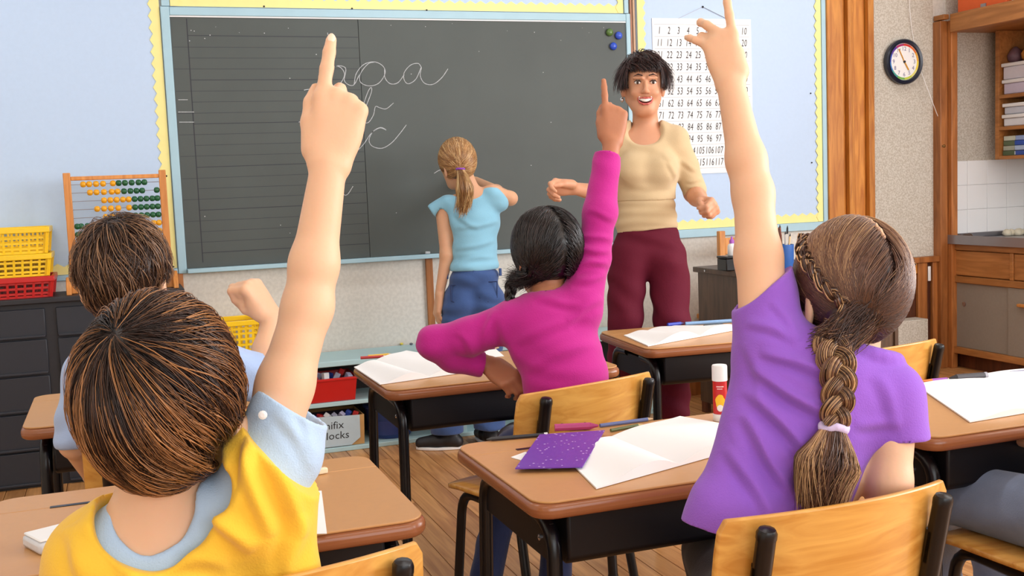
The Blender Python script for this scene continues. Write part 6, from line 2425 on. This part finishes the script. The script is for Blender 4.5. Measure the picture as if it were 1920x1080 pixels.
    tail(H, [T(863, 318, t0 - .135), T(868, 335, t0 - .15), T(872, 365, t0 - .14), T(866, 400, t0 - .12)], .016, .042, .018, 700, .15, 1., (.0014, .0024), ends=.2)
    H.build('hair', hair_mat('hair_blonde', srgb(88, 54, 28), srgb(172, 122, 70), srgb(240, 206, 150)), p)
    S = SDF()
    for k in range(11):
        an = 2 * math.pi * k / 10
        S.ell(T(863, 317, t0 - .135) + CAMR * math.cos(an) * .017 + CAMF * math.sin(an) * .016, (.006, .006, .006), None, .004)
    solid('hair_tie', S, .003, cloth('purple_tie', srgb(140, 70, 180)), p)
    return p


# ------------------------------------------------------------------ the woman in front of the class
def woman():
    t0 = 4.25
    p = person('smiling woman in beige top and maroon trousers facing the class', (1.95, 3.88, 0))
    hc = T(1206, 157, t0)
    fw = unit(-nv(ray(1206, 157)) + CAMR * .10 + CAMU * .03)
    R = frame(fw, nv(_R) * .03 + V3(0, 0, 1))
    rt = R[:, 0]           # her right = left in the picture
    skin = M['skin_woman']
    P = lambda x, y, z: hc + R @ np.array([x, y, z])
    S = SDF()
    # skull, cheeks, jaw
    S.ell(P(0, -.014, .022), (.076, .094, .090), R, .02)
    S.ell(P(0, .030, -.030), (.060, .060, .078), R, .025)
    S.ell(P(0, .052, -.092), (.034, .034, .028), R, .03)
    S.cone(P(-.052, .0, -.060), P(-.018, .062, -.104), .018, .016, .025)
    S.cone(P(.052, .0, -.060), P(.018, .062, -.104), .018, .016, .025)
    for e in (-1, 1):
        S.ell(P(e * .034, .070, -.036), (.020, .018, .017), R, .016)
        S.ell(P(e * .030, .097, .004), (.016, .013, .010), R, .010, 's')
        S.cone(P(e * .012, .088, .020), P(e * .044, .078, .020), .007, .005, .010)
        Re = R @ np.array(Matrix.Rotation(e * .35, 3, 'Z'))
        S.ell(P(e * .078, -.006, -.022), (.008, .018, .031), Re, .006)
    # nose
    S.cone(P(0, .090, .004), P(0, .108, -.026), .006, .0085, .010)
    S.ell(P(0, .107, -.031), (.0115, .0105, .009), R, .006)
    for e in (-1, 1):
        S.ell(P(e * .011, .099, -.034), (.0068, .008, .0062), R, .004)
    # open smile
    S.ell(P(0, .088, -.0655), (.029, .026, .0115), R, .005, 's')
    S.cone(T(1209, 205, t0 + .02), T(1211, 250, t0 + .03), .047, .054, .03)
    # chest and shoulders
    S.cone(T(1170, 264, t0 + .02), T(1252, 264, t0 + .02), .044, .044, .03)
    S.ell(T(1212, 305, t0 + .02), (.125, .080, .12), frame(-CAMF), .04)
    S.ell(T(1212, 400, t0 + .02), (.11, .08, .12), frame(-CAMF), .05)
    S.ell(T(1214, 460, t0 + .02), (.09, .06, .09), frame(-CAMF), .05)
    # her left arm (right in the picture): elbow bent, loose fist towards us
    e1, w1 = T(1300, 362, t0 + .06), T(1318, 381, t0 - .12)
    S.chain([T(1268, 268, t0 + .02), e1], [.046, .036], .02)
    S.chain([e1, e1 + (w1 - e1) * .4, w1], [.036, .034, .024], .02)
    hand(S, w1, T(1338, 386, t0 - .20) - w1, CAMU * .5 + CAMR * .8 - CAMF * .1, CAMU - CAMF * .3, .98, 1.0,
         {'index': (60, 80, 40), 'middle': (68, 85, 45), 'ring': (72, 88, 50), 'pinky': (75, 90, 50)}, {}, (.35, .8, .5, .6), fill=True)
    # her right arm (left in the picture): forearm held out to the side, fingers pointing
    e2, w2 = T(1138, 366, t0 + .08), T(1076, 353, t0 - .06)
    S.chain([T(1158, 268, t0 + .02), e2], [.046, .036], .02)
    S.chain([e2, e2 + (w2 - e2) * .4, w2], [.036, .034, .023], .02)
    hand(S, w2, T(1040, 350, t0 - .10) - w2, CAMU * .55 + CAMF * .65, CAMU * .6 - CAMF * .8, .98, .98,
         {'index': (35, 50, 30), 'middle': (48, 60, 35), 'ring': (55, 65, 38), 'pinky': (58, 65, 40)}, {'index': 6, 'pinky': -6}, (.10, 1., .25, .2))
    # calves and feet below the cropped trousers
    fl = [T(1172, 700, t0 + .04), T(1262, 700, t0 + .02)]
    for q in fl:
        S.chain([q, np.array([q[0], q[1], .10]), np.array([q[0], q[1], .05])], [.056, .036, .036], .02)
    solid('body', S, .0036, skin, p)
    # eyes
    ew = mat('eye_white', srgb(244, 240, 236), .2, .01)
    iris = mat('iris', srgb(52, 36, 28), .15)
    for e in (-1, 1):
        c = P(e * .0300, .0805, .002)
        o = SDF().ell(c, (.0120, .0118, .0070), R, .002)
        ob = solid('eye', o, .0022, ew, p)
        S2 = SDF().ell(c + R @ V3(0, .0085, -.0005), (.0058, .0050, .0060), R, .001)
        solid('iris', S2, .0016, iris, ob)
        S2 = SDF()
        S2.chain([c + R @ V3(-.014, .006, .002), c + R @ V3(-.006, .0115, .0078), c + R @ V3(.004, .0118, .0082), c + R @ V3(.014, .006, .003)], [.0016, .0026, .0026, .0016], .003)
        solid('eyelid_line', S2, .0018, iris, p)
        S2 = SDF()
        S2.chain([P(e * .013, .0945, .0290), P(e * .028, .0920, .0330), P(e * .046, .0820, .0265)], [.0026, .0028, .0014], .004)
        solid('eyebrow', S2, .002, M['brow'], p)
    # mouth: teeth, lips
    S2 = SDF()
    for k in range(-4, 5):
        S2.ell(P(k * .0056, .0945 - .00055 * k * k, -.0645 + .0005 * k * k), (.0034, .0034, .0075), R, .0018)
    solid('teeth', S2, .0016, M['teeth'], p)
    lipm = mat('lips', srgb(196, 92, 86), .35)
    S2 = SDF()
    lip = [(-.032, .0760, -.0535), (-.020, .0905, -.0565), (-.007, .0985, -.0555), (0, .099, -.0562), (.007, .0985, -.0555), (.020, .0905, -.0565), (.032, .0760, -.0535)]
    S2.chain([P(*q) for q in lip], [.0018, .0026, .0030, .0027, .0030, .0026, .0018], .003)
    lip = [(-.032, .0760, -.0535), (-.022, .0885, -.0725), (-.009, .0960, -.0790), (.009, .0960, -.0790), (.022, .0885, -.0725), (.032, .0760, -.0535)]
    S2.chain([P(*q) for q in lip], [.0018, .0030, .0038, .0038, .0030, .0018], .003)
    solid('lips', S2, .0017, lipm, p)
    S2 = SDF().ell(P(0, .072, -.068), (.024, .012, .011), R, .002)
    solid('mouth_inside', S2, .0025, mat('mouth_inside', srgb(90, 30, 30), .6), p)
    # beige top: long body, three-quarter sleeves, hem of the upper layer
    bm = cloth('beige_knit', srgb(202, 178, 140), 320, .35)
    S = SDF()
    fr = frame(-CAMF)
    S.cone(T(1158, 262, t0 + .02), T(1263, 262, t0 + .02), .056, .056, .03)
    S.cone(T(1190, 250, t0 + .02), T(1232, 250, t0 + .02), .055, .055, .03)
    S.ell(T(1212, 310, t0 + .02), (.136, .094, .12), fr, .04)
    S.ell(T(1212, 380, t0 + .02), (.116, .086, .14), fr, .05)
    for e in (-26, 30):
        S.ell(T(1212 + e, 318, t0 - .055), (.055, .040, .052), fr, .04)
    S.chain([T(1264, 266, t0 + .02), T(1284, 310, t0 + .04), T(1302, 356, t0 + .05)], [.058, .050, .047], .02)
    S.chain([T(1160, 266, t0 + .02), T(1148, 315, t0 + .04), T(1140, 350, t0 + .06)], [.058, .050, .047], .02)
    S.cut(T(1212, 376, t0), (0, 0, -1), lim=.16)
    ad = unit(w1 - e1)
    S.cut(T(1309, 366, t0 - .01), ad * .5 - CAMU * .8 + CAMR * .2, lim=.09)
    S.cone(T(1209, 200, t0 + .01), T(1211, 228, t0 + .01), .052, .060, .006, 's')
    S.ell(T(1210, 236, t0 - .07), (.080, .085, .074), fr, .012, 's')
    solid('beige_top', S, .004, bm, p, disp=lambda V, N: wrinkle(V, .0008, [((.2, .1, 1), .07)], 15) + folds(V, N, [(1165, 345, 1260, 352, 5, .003), (1255, 300, 1272, 350, 4, .004), (1270, 300, 1310, 320, 4, .004), (1285, 340, 1318, 338, 3, .004), (1285, 350, 1320, 350, 3, .004), (1240, 290, 1270, 300, 4, .003), (1180, 275, 1240, 280, 5, .002)]))
    S = SDF()
    S.ell(T(1212, 385, t0 + .02), (.111, .081, .12), fr, .05)
    S.ell(T(1212, 425, t0 + .02), (.118, .090, .09), fr, .05)
    S.cut(T(1212, 362, t0), (0, 0, 1))
    S.cut(T(1212, 432, t0 - .06), CAMU * -1 + CAMR * .10)
    solid('under_top', S, .0045, bm, p, disp=lambda V, N: wrinkle(V, .002, [((.1, .1, 1), .045)], 16))
    # maroon trousers
    S = SDF()
    S.ell(T(1214, 452, t0 + .02), (.128, .092, .10), fr, .04)
    S.ell(T(1180, 492, t0 + .02), (.080, .092, .095), fr, .035)
    S.ell(T(1250, 492, t0 + .02), (.082, .092, .095), fr, .035)
    S.chain([T(1176, 520, t0 + .02), T(1172, 600, t0 + .025), T(1170, 660, t0 + .03), T(1170, 762, t0 + .04)], [.076, .068, .062, .062], .015)
    S.chain([T(1254, 520, t0 + .02), T(1260, 600, t0 + .015), T(1264, 660, t0 + .01), T(1264, 768, t0 + .02)], [.080, .070, .064, .062], .015)
    S.cut(T(1214, 424, t0 - .05), CAMU * 1.0 - CAMR * .10)
    S.cut(np.array([0, 0, .27]), (0, 0, -1))
    solid('trousers', S, .006, cloth('maroon_cloth', srgb(94, 16, 40), 260, .35, .8, sheen=0), p, disp=lambda V, N: wrinkle(V, .003, [((.5, .1, 1), .10)], 18))
    for q in fl:
        shoe('shoe', (q[0], q[1], 0), -CAMF - CAMR * .1, M['black'], p, 1.05, M['black'])
    # earring
    MB().lathe([(.002, -.010), (.007, -.006), (.009, 0), (.007, .006), (.002, .010)], Vector(P(.083, .004, -.062)), 12).build('earring', M['chrome'], p, smooth=60)
    # hair: short, choppy, dark
    H = Hair(71)
    hh, rad = scalp(hc, R, 1.0, .016, .014, .016)
    B = SDF()
    B.ell(hh, rad - .010, R, .01)
    B.cut(hh + R[:, 1] * .066 + R[:, 2] * .045, R[:, 1] * .75 - R[:, 2] * .66)
    H.base(B, .006, .02)
    whorl_hair(H, hh, R, rad - .006, (.1, -.25, .95), 2600, 10, (.4, .9), .4, .10, (.0012, .002), -.60, True, 0, .8, zside=-.30, lock=.26, jitter=.2)
    # choppy side locks and fringe
    r = H.r
    N = 1500
    az = r.uniform(-1.35, 1.35, N)
    el0 = r.uniform(.75, 1.2, N)
    el1 = np.where(np.abs(az) < .75, r.uniform(.50, .66, N) + .08 * np.sin(az * 17 + .8), r.uniform(-.42, .2, N))
    K = 9
    t = np.linspace(0, 1, K)[None]
    elv = el0[:, None] * (1 - t) + el1[:, None] * t
    azz = az[:, None] * (1 + .04 * t) + (np.sin(np.floor(az * 12) * 3.7) * .10)[:, None] * t
    D = np.stack([np.sin(azz) * np.cos(elv), np.cos(azz) * np.cos(elv), np.sin(elv)], -1)
    flare = np.where(np.abs(az) > .9, r.uniform(.0, .42, N), r.uniform(.0, .12, N))
    off = 1 + .02 + flare[:, None] * t ** 2
    Pn = hh + (D * rad * off[..., None]) @ R.T
    H.strands(Pn, r.uniform(.0012, .002, N), np.clip(r.uniform(0, .9, N), 0, 1), nrm=D @ R.T)
    H.build('hair', hair_mat('hair_black_brown', srgb(20, 10, 12), srgb(44, 24, 24), srgb(96, 62, 56), .4), p)
    return p


M['skin_woman'] = mat('skin_woman', srgb(208, 152, 120), .48, .05, 22, .08, 160, sss=.2, spec=.35)
M['brow'] = mat('eyebrow_hair', srgb(52, 32, 28), .8)
M['teeth'] = mat('tooth_enamel', srgb(246, 242, 234), .25, .01)
girl_board()
woman()
